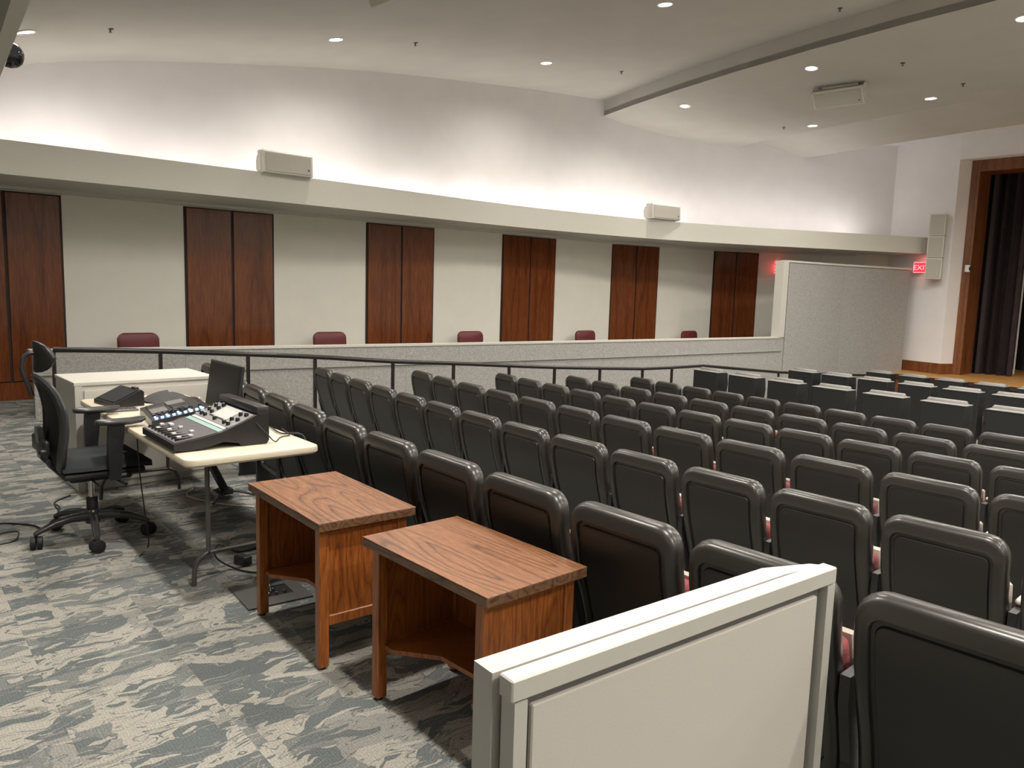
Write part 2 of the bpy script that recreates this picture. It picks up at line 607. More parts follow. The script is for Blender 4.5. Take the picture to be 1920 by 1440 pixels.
ceiling = struct(arc_sheet(CEIL, YS, 0.12).build('ceiling', 'ceiling', smooth=40))
# fascia where the ceiling steps down, then the two hanging curved clouds
arc_sheet([(11.0, 5.39), (11.0, 5.83)], YS, None)
mb = MB()
n = len(YS)
vs = [(arc(11.0 + dx, y), y, z) for dx, z in ((0, 5.39), (0, 5.84), (0.08, 5.84), (0.08, 5.39)) for y in YS]
fs = [(k * n + i, k * n + i + 1, ((k + 1) % 4) * n + i + 1, ((k + 1) % 4) * n + i) for k in range(4) for i in range(n - 1)]
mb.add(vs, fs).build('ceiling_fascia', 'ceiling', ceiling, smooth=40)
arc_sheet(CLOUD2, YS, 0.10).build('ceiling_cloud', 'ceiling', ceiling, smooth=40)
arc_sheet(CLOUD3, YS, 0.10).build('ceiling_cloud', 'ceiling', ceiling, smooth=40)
arc_sheet(CEIL4, YS, 0.10).build('ceiling_soffit', 'white', ceiling, smooth=40)

# left wall (with its curve), full height
WALL = [(-5.3, 11.88), (13, 11.88), (14.3, 11.66), (16, 11.36), (17.2, 10.87), (18.6, 9.98), (19.83, 8.85)]


def wall_frame(x):
    for (a, b) in zip(WALL, WALL[1:]):
        if a[0] <= x <= b[0]:
            t = (x - a[0]) / (b[0] - a[0])
            d = Vector((b[0] - a[0], b[1] - a[1], 0)).normalized()
            return Vector((x, a[1] + t * (b[1] - a[1]), 0)), d


def ribbon(path, z0, z1, off):
    mb = MB()
    vs = []
    for i, p in enumerate(path):
        a = Vector(path[max(i - 1, 0)])
        b = Vector(path[min(i + 1, len(path) - 1)])
        d = (b - a).normalized()
        nrm = Vector((-d.y, d.x))
        q = Vector(p) + nrm * off
        vs += [(p[0], p[1], z0), (p[0], p[1], z1), (q.x, q.y, z1), (q.x, q.y, z0)]
    fs = []
    for k in range(len(path) - 1):
        for i in range(4):
            j = (i + 1) % 4
            fs.append((4 * k + i, 4 * k + j, 4 * k + 4 + j, 4 * k + 4 + i))
    fs += [(0, 1, 2, 3), tuple(4 * (len(path) - 1) + i for i in (3, 2, 1, 0))]
    return mb.add(vs, fs)


wall_left = struct(ribbon(WALL, -1.1, 2.9, 0.2).build('wall_left', 'beige'))
struct(ribbon(WALL, 2.9, 6.3, 0.2).build('wall_left_upper', 'white', smooth=30))
struct(ribbon([(x, 4 - y) for x, y in WALL], -1.1, 6.3, -0.2).build('wall_right', 'beige', smooth=30))
struct(MB().box((-5.5, -8.2, -0.1), (-5.3, 12.1, 6.3)).build('wall_back', 'beige'))

# tall paired mahogany panels let into the left wall
PAN = [(0.80, 1.50, 2.14, 0.25), (3.73, 4.42, 5.07, 0.25), (6.74, 7.43, 8.12, 0.2), (9.76, 10.48, 11.18, 0.2), (12.92, 13.62, 14.27, 0.2), (16.0, 16.58, 17.16, 0.2), (-2.2, -1.5, -0.8, 0.25)]
for (xa, xm, xb, zb) in PAN:
    for (u, v_) in ((xa, xm), (xm, xb)):
        p, d = wall_frame((u + v_) / 2)
        L = (v_ - u) / max(abs(d.x), .3)
        g = 0.018
        rz = math.atan2(d.y, d.x)
        MB().rbox((-L / 2 + g, -0.035, zb), (L / 2 - g, 0.02, 2.685), 0.004, 1).build('wood_panel', 'mahogany', wall_left, loc=(p.x, p.y, 0), rz=rz)
    p, d = wall_frame((xa + xb) / 2)
    L = (xb - xa) / max(abs(d.x), .3)
    rz = math.atan2(d.y, d.x)
    MB().box((-L / 2 - .012, -0.014, -0.05), (L / 2 + .012, 0.02, 2.70)).build('panel_backing', 'joint', wall_left, loc=(p.x, p.y, 0), rz=rz)
    MB().rbox((-L / 2, -0.04, -0.05), (L / 2, 0.02, zb - 0.015), 0.004, 1).build('panel_plinth', 'mahogany', wall_left, loc=(p.x, p.y, 0), rz=rz)
MB().box((-0.7, -0.03, 0), (0.7, 0.02, 0.24)).build('panel_plinth', 'mahogany', wall_left, loc=(0.05, 11.88, 0))

# trough beam along the left wall, hiding the cove lights
FRONT = [(-5.2, 10.5), (1.3, 10.5), (3.1, 10.53), (5.6, 10.6), (8.4, 10.79), (9.6, 10.81), (11.2, 10.7), (12.9, 10.47), (15, 9.83), (16.9, 9.0), (19.48, 7.83)]
fp = [p for p in smooth_path([(x, y, 0) for x, y in FRONT], 5)]
mb = MB()
rings = []
for i, p in enumerate(fp):
    a, b = fp[max(i - 1, 0)], fp[min(i + 1, len(fp) - 1)]
    d = (b - a).normalized()
    nr = Vector((-d.y, d.x, 0))
    q = p + nr * 0.09
    wx = p.x + nr.x * 1.1
    wx = min(max(wx, -5.2), 19.8)
    wp, _ = wall_frame(wx)
    wp = wp + Vector((0.02, 0.03, 0))
    rings.append([(p.x, p.y, 2.76), (p.x, p.y, 3.14), (q.x, q.y, 3.14), (q.x, q.y, 2.98), (wp.x, wp.y, 2.98), (wp.x, wp.y, 2.76)])
beam = struct(mb.loft(rings).build('trim_1', 'beam', smooth=25))
# narrow shadow ledge where the beam meets the wall
mb = MB()
rings = []
for x in [-5 + i * 0.62 for i in range(40)]:
    if x > 19.6:
        break
    wp, d = wall_frame(x)
    nr = Vector((d.y, -d.x, 0))
    q = wp + nr * 0.10
    rings.append([(wp.x, wp.y, 2.715), (wp.x, wp.y, 2.77), (q.x, q.y, 2.77), (q.x, q.y, 2.715)])
mb.loft(rings).build('shadow_ledge', 'beam', beam)
# mirrored beam on the other side of the hall
mb = MB()
rings = []
for p in fp:
    rings.append([(p.x, 4 - p.y, 2.76), (p.x, 4 - p.y, 3.14), (p.x, 4 - p.y - .09, 3.14), (p.x, 4 - p.y - .09, 2.98), (p.x, 4 - p.y - 1.2, 2.98), (p.x, 4 - p.y - 1.2, 2.76)])
struct(mb.loft(rings).build('trim_2', 'beam', smooth=25))

# proscenium wall
PX = [(19.83, 8.85), (19.34, 7.25)]
prosc = struct(MB().prism([(19.83, 8.95), (19.34, 7.25), (19.68, 7.10), (20.3, 7.10), (20.3, 8.95)], 0.20, 5.55).build('wall_proscenium', 'white'))
MB().prism([(19.86, 9.0), (19.335, 7.24), (19.68, 7.085), (20.3, 7.085), (20.3, 9.0)], -0.05, 0.20).build('wall_plinth', 'stagewood', prosc)
MB().prism([(19.34, 7.25), (19.34, -3.25), (20.3, -3.25), (20.3, 7.25)], 4.86, 5.55).build('wall_header', 'white', prosc)
MB().prism([(19.83, -4.95), (20.3, -4.95), (20.3, -3.10), (19.68, -3.10), (19.34, -3.25)], -0.05, 5.55).build('wall_return', 'white', prosc)
# wooden frame of the opening: stile face, stile reveal, head
fr = struct(MB().box((19.66, 6.92, -0.05), (20.35, 7.10, 4.86)).build('trim_3', 'stagewood'))
MB().box((19.66, -2.92, 4.60), (20.35, 6.92, 4.855)).build('frame_head', 'stagewood', fr)
MB().box((19.66, -3.10, -0.05), (20.35, -2.92, 4.86)).build('frame_stile', 'stagewood', fr)
# stage
mb = MB()
ys = [-5, -3, -1, 1, 3, 5, 6.5, 7.95, 8.5]
stage = [(arc(17.79, y), y) for y in ys]
poly = stage + [(24.5, 8.5), (24.5, -5)]
stage_o = struct(MB().prism(poly[::-1], -0.12, -0.05).build('floor_stage', 'stagefloor'))
mb = MB()
rings = []
for (x, y) in stage:
    rings.append([(x - .03, y, -0.125), (x - .03, y, -0.045), (x + .06, y, -0.045), (x + .06, y, -0.125)])
mb.loft(rings).build('stage_nosing', 'darkedge', stage_o)
mb = MB()
rings = []
for (x, y) in stage:
    rings.append([(x + .05, y, -1.0), (x + .05, y, -0.12), (x + .10, y, -0.12), (x + .10, y, -1.0)])
mb.loft(rings).build('stage_front', 'stagewood', stage_o)
# stage house shell
struct(MB().box((24.4, -6, -0.1), (24.5, 10, 6.2)).build('wall_stage_back', 'backdrop'))
struct(MB().box((20.3, 8.9, -0.1), (24.5, 9.0, 6.2)).build('wall_stage_left', 'backdrop'))
struct(MB().box((20.3, -5.1, -0.1), (24.5, -5.0, 6.2)).build('wall_stage_right', 'backdrop'))
struct(MB().box((20.3, -5.1, 6.1), (24.5, 9.0, 6.2)).build('ceiling_stage', 'backdrop'))


def curtain(name, p0, p1, z0, z1, folds, amp, mat, label, flare=0.0):
    p0, p1 = Vector(p0), Vector(p1)
    d = (p1 - p0)
    nr = Vector((-d.y, d.x)).normalized()
    rings = []
    nseg = folds * 8
    for z, k in ((z0, 1 + flare), (z0 + .12, 1 + flare), ((z0 + z1) / 2, 1.0), (z1, 0.9)):
        ring = []
        for i in range(nseg + 1):
            t = i / nseg
            q = p0 + d * t + nr * amp * k * (math.sin(t * folds * 2 * PI) + .35 * math.sin(t * folds * 4.6 * PI + 1))
            ring.append((q.x, q.y, z))
        for i in range(nseg, -1, -1):
            x, y, _ = ring[i]
            ring.append((x + nr.x * .02, y + nr.y * .02, z))
        rings.append(ring)
    o = MB().loft(rings).build(name, mat, smooth=70)
    return tag(o, label, 'curtain')


curtain('stage_curtain', (20.55, 7.25), (20.62, 6.14), -0.04, 5.2, 5, 0.10, 'curtain', 'dark plum stage curtain gathered beside the wooden proscenium frame', 0.15)
curtain('backdrop_curtain', (22.9, 7.6), (22.9, -4.6), -0.04, 6.0, 34, 0.06, 'backdrop', 'black backdrop curtain hanging across the rear of the stage')
tag(MB().box((21.3, 6.30, -0.045), (21.33, 6.33, 5.9)).build('curtain_line', 'paper'), 'thin pale pull line hanging behind the plum curtain', 'rope')

# bulkhead above the back of the hall
bulk = struct(MB().prism([(.58 + .054 * (y - 3.61) - d_, y) for y, d_ in ((-8.2, 0), (10.45, 0), (10.45, .06), (-8.2, .06))], 2.70, 4.6).build('trim_4', 'beam'))
MB().prism([(-5.3, -8.2), (-.12, -8.2), (.86, 10.45), (.86, 11.8), (-5.3, 11.8)], 3.25, 3.35).build('bulkhead_soffit', 'ceiling', bulk)

# ------------------------------------------------------------------ grey carpeted knee wall and tall screen wall
def sub_path(path, xa, xb):
    out = [(xa, lerp(path, xa))]
    out += [p for p in path if xa < p[0] < xb]
    out.append((xb, lerp(path, xb)))
    return out


knee = struct(ribbon(sub_path(KNEE, 1.5, 15.06), -0.8, 0.775, 0.10).build('wall_knee', 'panel', smooth=20))
xs = [1.5, 3.1, 4.7, 6.1, 6.99, 8.24, 9.9, 11.1, 12.08, 13.4, 14.56, 15.06]
for a, b in zip(xs, xs[1:]):
    pth = sub_path(KNEE, a + .0012, b - .0012)
    ribbon([(x, y - 0.022) for x, y in pth], -1.05, 0.772, 0.022).build('carpet_panel', 'panel', knee)
mbc = ribbon([(x, y - 0.035) for x, y in sub_path(KNEE, 1.47, 15.0)], 0.772, 0.80, 0.165)
mbc.build('wall_cap', 'cap', knee)
tall = struct(ribbon(sub_path(KNEE, 15.06, 19.33), -0.9, 2.40, 0.12).build('wall_screen', 'panel'))
for a, b in ((15.06, 17.075), (17.075, 19.33)):
    ribbon([(x, y - 0.022) for x, y in sub_path(KNEE, a + (.05 if a < 16 else .002), b - .002)], -1.05, 2.36, 0.022).build('carpet_panel', 'panel', tall)
ribbon([(x, y - 0.03) for x, y in sub_path(KNEE, 15.02, 19.36)], 2.375, 2.417, 0.17).build('wall_cap', 'cap', tall)
MB().box((14.86, 8.80, 0.80), (15.06, 8.99, 2.40)).build('wall_end_post', 'cap', tall)
# a low shelf line along the knee wall panels
ribbon([(x, y - 0.05) for x, y in sub_path(KNEE, 1.5, 15.0)], 0.50, 0.515, 0.03).build('wall_ledge', 'panel', knee)

# handrail of the side ramp
RAIL = [(1.44, 8.6, 0.93), (2.34, 8.3, 0.91), (3.17, 8.1, 0.87), (3.92, 8.05, 0.82), (4.94, 8.05, 0.73), (5.85, 8.05, 0.67), (6.79, 8.05, 0.6), (7.65, 8.05, 0.54), (8.57, 8.02, 0.49), (9.54, 8.0, 0.44), (10.26, 7.98, 0.43), (11.07, 7.95, 0.43), (13.42, 7.9, 0.21), (15.4, 7.85, 0.08), (17.5, 7.8, -0.05)]
hr = thing('handrail', 'long dark metal handrail on posts between the seats and the grey carpeted wall', 'handrail', (1.44, 8.6, 0))
MB().tube([(x - 1.44, y - 8.6, z) for x, y, z in [tuple(p) for p in smooth_path(RAIL[:10], 3)] + RAIL[10:]], 0.026, 10).build('top_rail', 'rail', hr, smooth=50)
for (x, y, z) in RAIL:
    x0 = x - (y - 2) ** 2 / 66
    MB().box((x - 1.44 - .016, y - 8.6 - .016, lerp(FLOORZ, x0)), (x - 1.44 + .016, y - 8.6 + .016, z - .01)).build('post', 'rail', hr)


# ------------------------------------------------------------------ theatre seats
def xprof(z):
    h = .045
    return sum(xprof0(z + d) for d in (-h, -h / 2, 0, h / 2, h)) / 5


def xprof0(z):
    return lerp([(.18, .135), (.30, .125), (.42, .095), (.55, .05), (.66, .02), (.76, .003), (.84, .004), (.871, .012)], z)


def seat_rings():
    W = .252
    specs = [  # inset side, inset top, inset bottom, radius top, x offset
        (.004, .004, .004, .080, .045), (.0, .0, .0, .085, .022), (.004, .003, .004, .083, .002), (.013, .010, .012, .078, -.011),
        (.030, .024, .03, .066, -.017), (.048, .066, .05, .040, -.016), (.052, .070, .054, .037, -.003), (.060, .078, .062, .032, -.003)]
    out = []
    for (s, t, b_, r, xo) in specs:
        L, R_ = rrect(-W + s, W - s, .19 + b_, .871 - t, r, 5, .05)
        ring = [(xprof(z) + xo, y, z) for (y, z) in L] + [(xprof(z) + xo, y, z) for (y, z) in reversed(R_)]
        out.append(ring)
    return out


def fill_lr(mb, L, R_, fx, xo=0.0):
    vs = [(fx(z) + xo, y, z) for (y, z) in L] + [(fx(z) + xo, y, z) for (y, z) in R_]
    n = len(L)
    return mb.add(vs, [(i, i + 1, n + i + 1, n + i) for i in range(n - 1)])


def make_seat():
    root = thing('theatre_seat', 'x', 'seat')
    W = .252
    mb = MB().loft(seat_rings(), True, False, False)
    L, R_ = rrect(-W + .004, W - .004, .194, .867, .08, 5, .05)
    fill_lr(mb, L, R_, xprof, .045)
    L, R_ = rrect(-W + .060, W - .060, .252, .793, .032, 5, .05)
    fill_lr(mb, L, R_, xprof, -.003)
    mb.build('backrest', 'seat', root, smooth=50)
    # raised centre panel of the back
    mb = MB()
    L, R_ = rrect(-W + .062, W - .062, .254, .790, .032, 5, .05)
    L2, R2 = rrect(-W + .068, W - .068, .26, .784, .028, 5, .05)
    r1 = [(xprof(z) - .001, y, z) for (y, z) in L] + [(xprof(z) - .001, y, z) for (y, z) in reversed(R_)]
    r2 = [(xprof(z) - .011, y, z) for (y, z) in L2] + [(xprof(z) - .011, y, z) for (y, z) in reversed(R2)]
    mb.loft([r1, r2], True, False, False)
    fill_lr(mb, L2, R2, xprof, -.011)
    mb.build('back_panel', 'seatpanel', root, smooth=50)
    # front cushion
    mb = MB()
    specs = [(.07, .05), (.07, .085), (.09, .10)]
    rr = []
    for s, xo in specs:
        L, R_ = rrect(-W + s, W - s, .28 + s, .84 - s, .07, 5, .05)
        rr.append([(xprof(z) + xo, y, z) for (y, z) in L] + [(xprof(z) + xo, y, z) for (y, z) in reversed(R_)])
    mb.loft(rr, True, False, False)
    L, R_ = rrect(-W + .09, W - .09, .37, .75, .07, 5, .05)
    fill_lr(mb, L, R_, xprof, .10)
    mb.build('back_cushion', 'mauve', root, smooth=60)
    m = T(.27, 0, .33) @ Rm(-.22, 'Y')
    MB().rbox((-.045, -.205, 0), (.03, .205, .30), .03, 2, m).build('seat_cushion', 'mauve', root, smooth=60)
    MB().rbox((.03, -.21, -.01), (.05, .21, .31), .012, 1, m).build('seat_pan', 'paleplastic', root)
    MB().rbox((.14, .254, .585), (.40, .298, .612), .012, 2).build('armrest', 'paleplastic', root, smooth=50)
    MB().prism([(.09, .0), (.33, .0), (.33, .03), (.31, .06), (.31, .50), (.36, .585), (.05, .585), (.05, .50), (.10, .30), (.10, .03)], .262, .292, 'y').build('stanchion', 'black', root)
    return root


def make_boxseat():
    root = thing('boxed_seat', 'x', 'seat')
    MB().rbox((0, -.26, .30), (.20, .26, .985), .008, 1).build('back_box', 'seatbox', root)
    mb = MB().rbox((-.006, -.264, .985), (.20, .264, .997), .004, 1)
    mb.build('box_lid', 'lit_top', root)  # overhead light on the box top is put into this grey
    ring = []
    for y, k in ((-.215, .6), (-.20, 1), (.235, 1), (.25, .6)):
        ring.append([(.165 + .045 * k * math.cos(a), y, .99 + .045 * k * math.sin(a)) for a in [PI * i / 6 for i in range(7)]] + [(.12, y, .96), (.21, y, .96)])
    MB().loft(ring).build('backrest_top', 'lit_top', root, smooth=50)  # same grey, painted as if lit from above
    rings = []
    for y in (-.24, -.20, 0, .20, .24):
        k = 0 if abs(y) > .22 else .03
        rings.append([(.20, y, .36), (.20, y, 1.0), (.255 + k, y, .97), (.275 + k, y, .80), (.245 + k, y, .62), (.27 + k, y, .45), (.26, y, .36)])
    MB().loft(rings).build('backrest', 'seatbox', root, smooth=50)
    MB().rbox((.27, -.22, .34), (.36, .22, .62), .03, 2).build('seat_cushion', 'mauve', root, smooth=60)
    MB().rbox((.20, .275, .60), (.52, .355, .63), .012, 2).build('armrest', 'paleplastic', root, smooth=50)
    MB().box((.22, .29, 0), (.34, .34, .60)).build('stanchion', 'black', root)
    MB().box((.05, -.22, 0), (.17, .22, .30)).build('pedestal', 'black', root)
    return root


ORD = ['first', 'second', 'third', 'fourth', 'fifth', 'sixth', 'seventh', 'eighth', 'ninth', 'tenth', 'eleventh', 'twelfth', 'thirteenth', 'fourteenth', 'fifteenth', 'sixteenth', 'seventeenth']
ROWN = ['back row', 'second row from the back', 'third row from the back', 'fourth row from the back', 'fifth row from the back', 'sixth row from the back']
ROWS = [  # x0, floor z, y of first left shoulder, spacing, count
    (2.023, .0, 7.417, .546, 14), (3.196, -.094, 7.457, .512, 15), (4.415, -.187, 7.487, .563, 13),
    (5.677, -.28, 7.502, .527, 13), (6.923, -.374, 7.494, .577, 11), (8.316, -.468, 7.548, .544, 11)]
protos = make_seat()
first = True
for ri, (x0, fz, y0, dy, cnt) in enumerate(ROWS):
    for k in range(cnt):
        s = dy / .548
        y = y0 - dy * k - .19 * s
        x = arc(x0, y)
        rz = -(y - 2) / 33.0
        lab = 'black moulded theatre seat, %s from the handrail end of the %s' % (ORD[k], ROWN[ri])
        grp = 'black theatre seats in the ' + ROWN[ri]
        if first:
            o = protos
            o.location = (x, y, fz)
            o.rotation_euler = (0, 0, rz)
            o.scale = (1, s, 1)
            o['label'] = lab
            o['group'] = grp
            first = False
        else:
            copy_tree(protos, (x, y, fz), rz, lab, grp, (1, s, 1))
bx = make_boxseat()
first = True
for (x0, fz, y0, dy, cnt, nm) in ((9.88, -.56, 7.62, .742, 9, 'rear box-backed row'), (12.45, -.66, 7.40, .69, 9, 'middle box-backed row'), (15.6, -.84, 7.45, .72, 9, 'front box-backed row by stage')):
    for k in range(cnt):
        y = y0 - dy * k - .26
        x = arc(x0, y)
        rz = -(y - 2) / 33.0
        lab = 'black box-backed seat, %s from the handrail, %s' % (ORD[k], nm)
        grp = nm
        if first:
            o = bx
            o.location = (x, y, fz)
            o.rotation_euler = (0, 0, rz)
            o['label'] = lab
            o['group'] = grp
            first = False
        else:
            copy_tree(bx, (x, y, fz), rz, lab, grp)


# ------------------------------------------------------------------ end walls of the back row
def pony(loc, rz, L, h, label, thick=0.06, mirror=False):
    t = thing('partition', label, 'partition', loc, rz)
    s = 1
    # core behind, shadow gap, framed face with an inset panel
    MB().prism([(0, .055), (L - .15, .055), (L - .0, .04), (L, .052), (L - .15, .055 + thick), (0, .055 + thick)][:2] + [(L, .04), (L - .02, .065), (L - .16, .055 + thick), (0, .055 + thick)], 0, h - .006).build('core', 'ponyf', t)
    MB().box((.02, .035, 0), (L - .012, .058, h - .010)).build('reveal', 'greyplastic', t)
    f = MB()
    f.box((0.012, 0, 0), (.042, .04, h - .045))
    f.box((L - .034, 0, 0), (L, .04, h - .045))
    f.build('stile', 'ponyf', t)
    MB().rbox((0.004, -.002, h - .042), (L + .001, .040, h + .001), .003, 1).build('top_rail', 'cap', t)
    MB().box((.045, 0, 0), (L - .045, .03, .08)).build('bottom_rail', 'ponyf', t)
    MB().box((.045, .022, .08), (L - .045, .034, h - .045)).build('recess', 'greyplastic', t)
    MB().rbox((.062, .010, .10), (L - .062, .024, h - .068), .003, 1).build('inset_panel', 'ponyp', t)
    return t


pony((.855, .985, 0), -math.radians(3.2), 1.07, .95, 'low off-white partition with a beige inset panel in the near foreground')
# far partition
t = thing('partition', 'low off-white partition with thick top behind the cream folding table', 'partition', (1.22, 6.53, 0), math.radians(1.5))
MB().rbox((0, 0, 0), (1.05, .62, .835), .004, 1).build('core', 'ponyf', t)
MB().rbox((-.006, -.012, .82), (1.055, .63, .85), .004, 1).build('top_cap', 'cap', t)
MB().box((0, -.012, 0), (.05, .0, .82)).build('stile', 'ponyf', t)
MB().rbox((.062, -.016, .06), (1.04, .0, .785), .003, 1).build('inset_panel', 'ponyp', t)


# ------------------------------------------------------------------ wooden desks
def desk(loc, rz, label, W_=.475, L_=.80, H_=.665):
    """x across (front faces -x), y along; origin at near front corner of the top"""
    t = thing('side_desk', label, 'desk', loc, rz)
    th = .038
    MB().rbox((0, 0, H_ - .003), (W_, L_, H_), .0012, 1).build('top_sheet', 'laminate', t)
    MB().rbox((.0005, .0005, H_ - th), (W_ - .0005, L_ - .0005, H_ - .003), .002, 1).build('table_top', 'edge', t)
    lx0, lx1, ly0, ly1 = .022, W_ - .022, .040, L_ - .040
    b = .045
    for (x, y) in ((lx0, ly0), (lx1 - b, ly0), (lx0, ly1 - b), (lx1 - b, ly1 - b)):
        lg = MB().rbox((x, y, .012), (x + b, y + b, H_ - th), .003, 1).build('leg', 'oak', t)
        MB().lathe([(.016, 0), (.016, .013)], 10, T(x + b / 2, y + b / 2, 0)).build('glide', 'softblack', lg)
    zb = .215
    for (ya, yb, yo) in ((ly0 + .012, ly0 + .026, ly0), (ly1 - .026, ly1 - .012, ly1)):
        sgn = -1 if yo == ly0 else 1
        MB().box((lx0 + b, ya, zb), (lx1 - b, yb, H_ - th - .0)).build('side_panel', 'oakside', t)
        y1 = yo if sgn < 0 else yo - .030
        MB().rbox((lx0 + b, y1, zb - .02), (lx1 - b, y1 + .030, zb + .025), .003, 1).build('side_rail', 'oak', t)
        MB().rbox((lx0 + b, y1, H_ - th - .028), (lx1 - b, y1 + .030, H_ - th), .003, 1).build('side_rail', 'oak', t)
    MB().box((lx1 - .03, ly0 + b, zb), (lx1 - .014, ly1 - b, H_ - th)).build('back_panel', 'oakside', t)
    # shelf with the cut-away front
    MB().prism([(lx0 + .06, ly1 - .035), (lx1 - .03, ly1 - .035), (lx1 - .03, ly0 + .035), (lx0 + .03, ly0 + .035), (lx0 + .03, ly0 + .09), (lx0 + .16, ly0 + .24), (lx0 + .15, ly1 - .26), (lx0 + .03, ly1 - .10), (lx0 + .03, ly1 - .035)][::-1], zb, zb + .018).build('shelf', 'oak', t)
    return t


desk((1.400, 2.845, 0), math.radians(-1.3), 'small wooden desk beside the folding table, farther of the two', .468, .80)
desk((1.487, 1.838, 0), math.radians(1.33), 'small wooden desk next to the white foreground partition, nearer of the two', .470, .77)


# ------------------------------------------------------------------ folding tables
def slab(L, W_, r, z0, z1, e=.012):
    def ring(i, z):
        pts = []
        for (cx, cy, a0) in ((W_ - r, r, -PI / 2), (W_ - r, L - r, 0), (r, L - r, PI / 2), (r, r, PI)):
            for k in range(6):
                a = a0 + PI / 2 * k / 5
                pts.append((cx + (r - i) * math.cos(a), cy + (r - i) * math.sin(a), z))
        return pts
    return MB().loft([ring(e, z0), ring(0, z0 + e), ring(0, z1 - e), ring(e * .35, z1 - e * .3), ring(e, z1)])


t = thing('folding_table', 'long cream plastic folding table carrying the mixers and the dark monitor', 'table', (1.222, 3.95, 0))
for y0_ in (0, 1.225):
    o = slab(1.222, .74, .06, .695, .74).build('table_top_half', 'cream', t, smooth=35)
    o.location = (0, y0_, 0)
for x in (.12, .60):
    MB().rbox((x - .02, 1.17, .678), (x + .02, 1.28, .694), .003, 1).build('hinge', 'steel', t)
MB().box((.05, .12, .67), (.07, 2.33, .694)).build('side_beam', 'steel', t)
MB().box((.67, .12, .67), (.69, 2.33, .694)).build('side_beam', 'steel', t)
for y in (.20, 2.28):
    f = MB()
    for x in (.17, .57):
        f.tube([(x, y, .69), (x, y, .165)], .0135, 10)
    pts = [(.09, y, .0), (.093, y, .09), (.115, y, .145), (.16, y, .172), (.22, y, .175), (.52, y, .175), (.58, y, .172), (.625, y, .145), (.647, y, .09), (.65, y, .0)]
    f.tube(pts, .0135, 10)
    f.tube([(.07, y, .67), (.67, y, .67)], .011, 8)
    f.build('leg_frame', 'steel', t, smooth=50)

# ------------------------------------------------------------------ large mixer
mx = thing('mixing_console', 'large black digital mixing console on the near end of the cream table', 'mixer', (1.225, 4.15, .741), math.radians(0))
W_ = .58
prof_low = [(0, .012), (.06, .006), (.16, .010), (.26, .035), (.34, .02), (.36, .0), (.50, .0), (.515, .02), (.515, .175)]
prof_top = [(.50, .20), (.44, .165), (.35, .125), (.25, .088), (.15, .068), (.0, .048)]
poly = prof_low + prof_top
MB().prism(poly, 0, .012, 'y').build('side_cheek', 'black', mx, smooth=20)
MB().prism(poly, W_ - .012, W_, 'y').build('side_cheek', 'black', mx, smooth=20)
MB().prism([(x, z * .98 if z > .05 else z) for x, z in poly], .012, W_ - .012, 'y').build('body', 'black', mx, smooth=20)


def deck_z(x):
    return lerp([(0, .048), (.15, .068), (.25, .088), (.35, .125), (.44, .165), (.50, .20)], x)


def deckpatch(x0, x1, y0, y1, h, name, mat, n=4, base=0.0):
    rings = []
    for i in range(n + 1):
        x = x0 + (x1 - x0) * i / n
        z = deck_z(x)
        rings.append([(x, y0, z + base), (x, y0, z + base + h), (x, y1, z + base + h), (x, y1, z + base)])
    return MB().loft(rings).build(name, mat, mx)


deckpatch(.008, .235, .016, W_ - .016, .004, 'fader_deck', 'mixdeck')
deckpatch(.235, .262, .016, W_ - .016, .007, 'meter_strip', 'teal')
deckpatch(.268, .285, .03, W_ - .03, .006, 'label_strip', 'silver')
deckpatch(.29, .435, .016, W_ - .016, .004, 'control_deck', 'mixdeck2')
deckpatch(.33, .43, .17, .40, .008, 'screen', 'screen')
deckpatch(.325, .332, .16, .41, .009, 'screen_bezel', 'black')
MB().rbox((.445, -.006, .17), (.515, W_ + .006, .215), .008, 2).build('rear_ridge', 'gloss', mx, smooth=40)
for (x, y, l, hh) in ((.085, .50, .024, .016), (.045, .43, .022, .014), (.12, .45, .05, .015), (.075, .33, .022, .014), (.135, .33, .022, .014), (.06, .20, .03, .014), (.145, .17, .022, .014), (.055, .10, .02, .013), (.11, .08, .02, .013)):
    MB().rbox((x - .012, y - l / 2, deck_z(x) + .004), (x + .012, y + l / 2, deck_z(x) + .004 + hh), .003, 1).build('fader_cap', 'silver', mx)
for k in range(9):
    y = .05 + k * .06
    MB().box((.02, y, .052), (.20, y + .003, .078 - .01)).build('fader_slot', 'black', mx)
for (x, y) in ((.31, .44), (.35, .44), (.39, .44), (.42, .44), (.31, .50), (.36, .51), (.40, .51), (.31, .13), (.35, .12), (.40, .12), (.31, .07), (.36, .06), (.41, .06), (.31, .28)):
    kb = MB().lathe([(.0125, 0), (.0125, .012), (.009, .02), (.0, .02)], 10, T(x, y, deck_z(x) + .003)).build('knob', 'black', mx, smooth=40)
    MB().lathe([(.0065, .0), (.0065, .002)], 8, T(x, y, deck_z(x) + .0225)).build('knob_cap', 'silver', kb)
for i in range(16):
    x, y = .30 + (i % 4) * .035, (.075 + .475 * (i // 8)) + .018 * ((i // 4) % 2)
    MB().box((x, y, deck_z(x) + .003), (x + .010, y + .012, deck_z(x) + .008)).build('button', 'silver', mx)
for i in range(10):
    MB().box((.006, .03 + i * .022 + .30, .0505), (.012, .04 + i * .022 + .30, .056)).build('indicator', 'silver', mx)

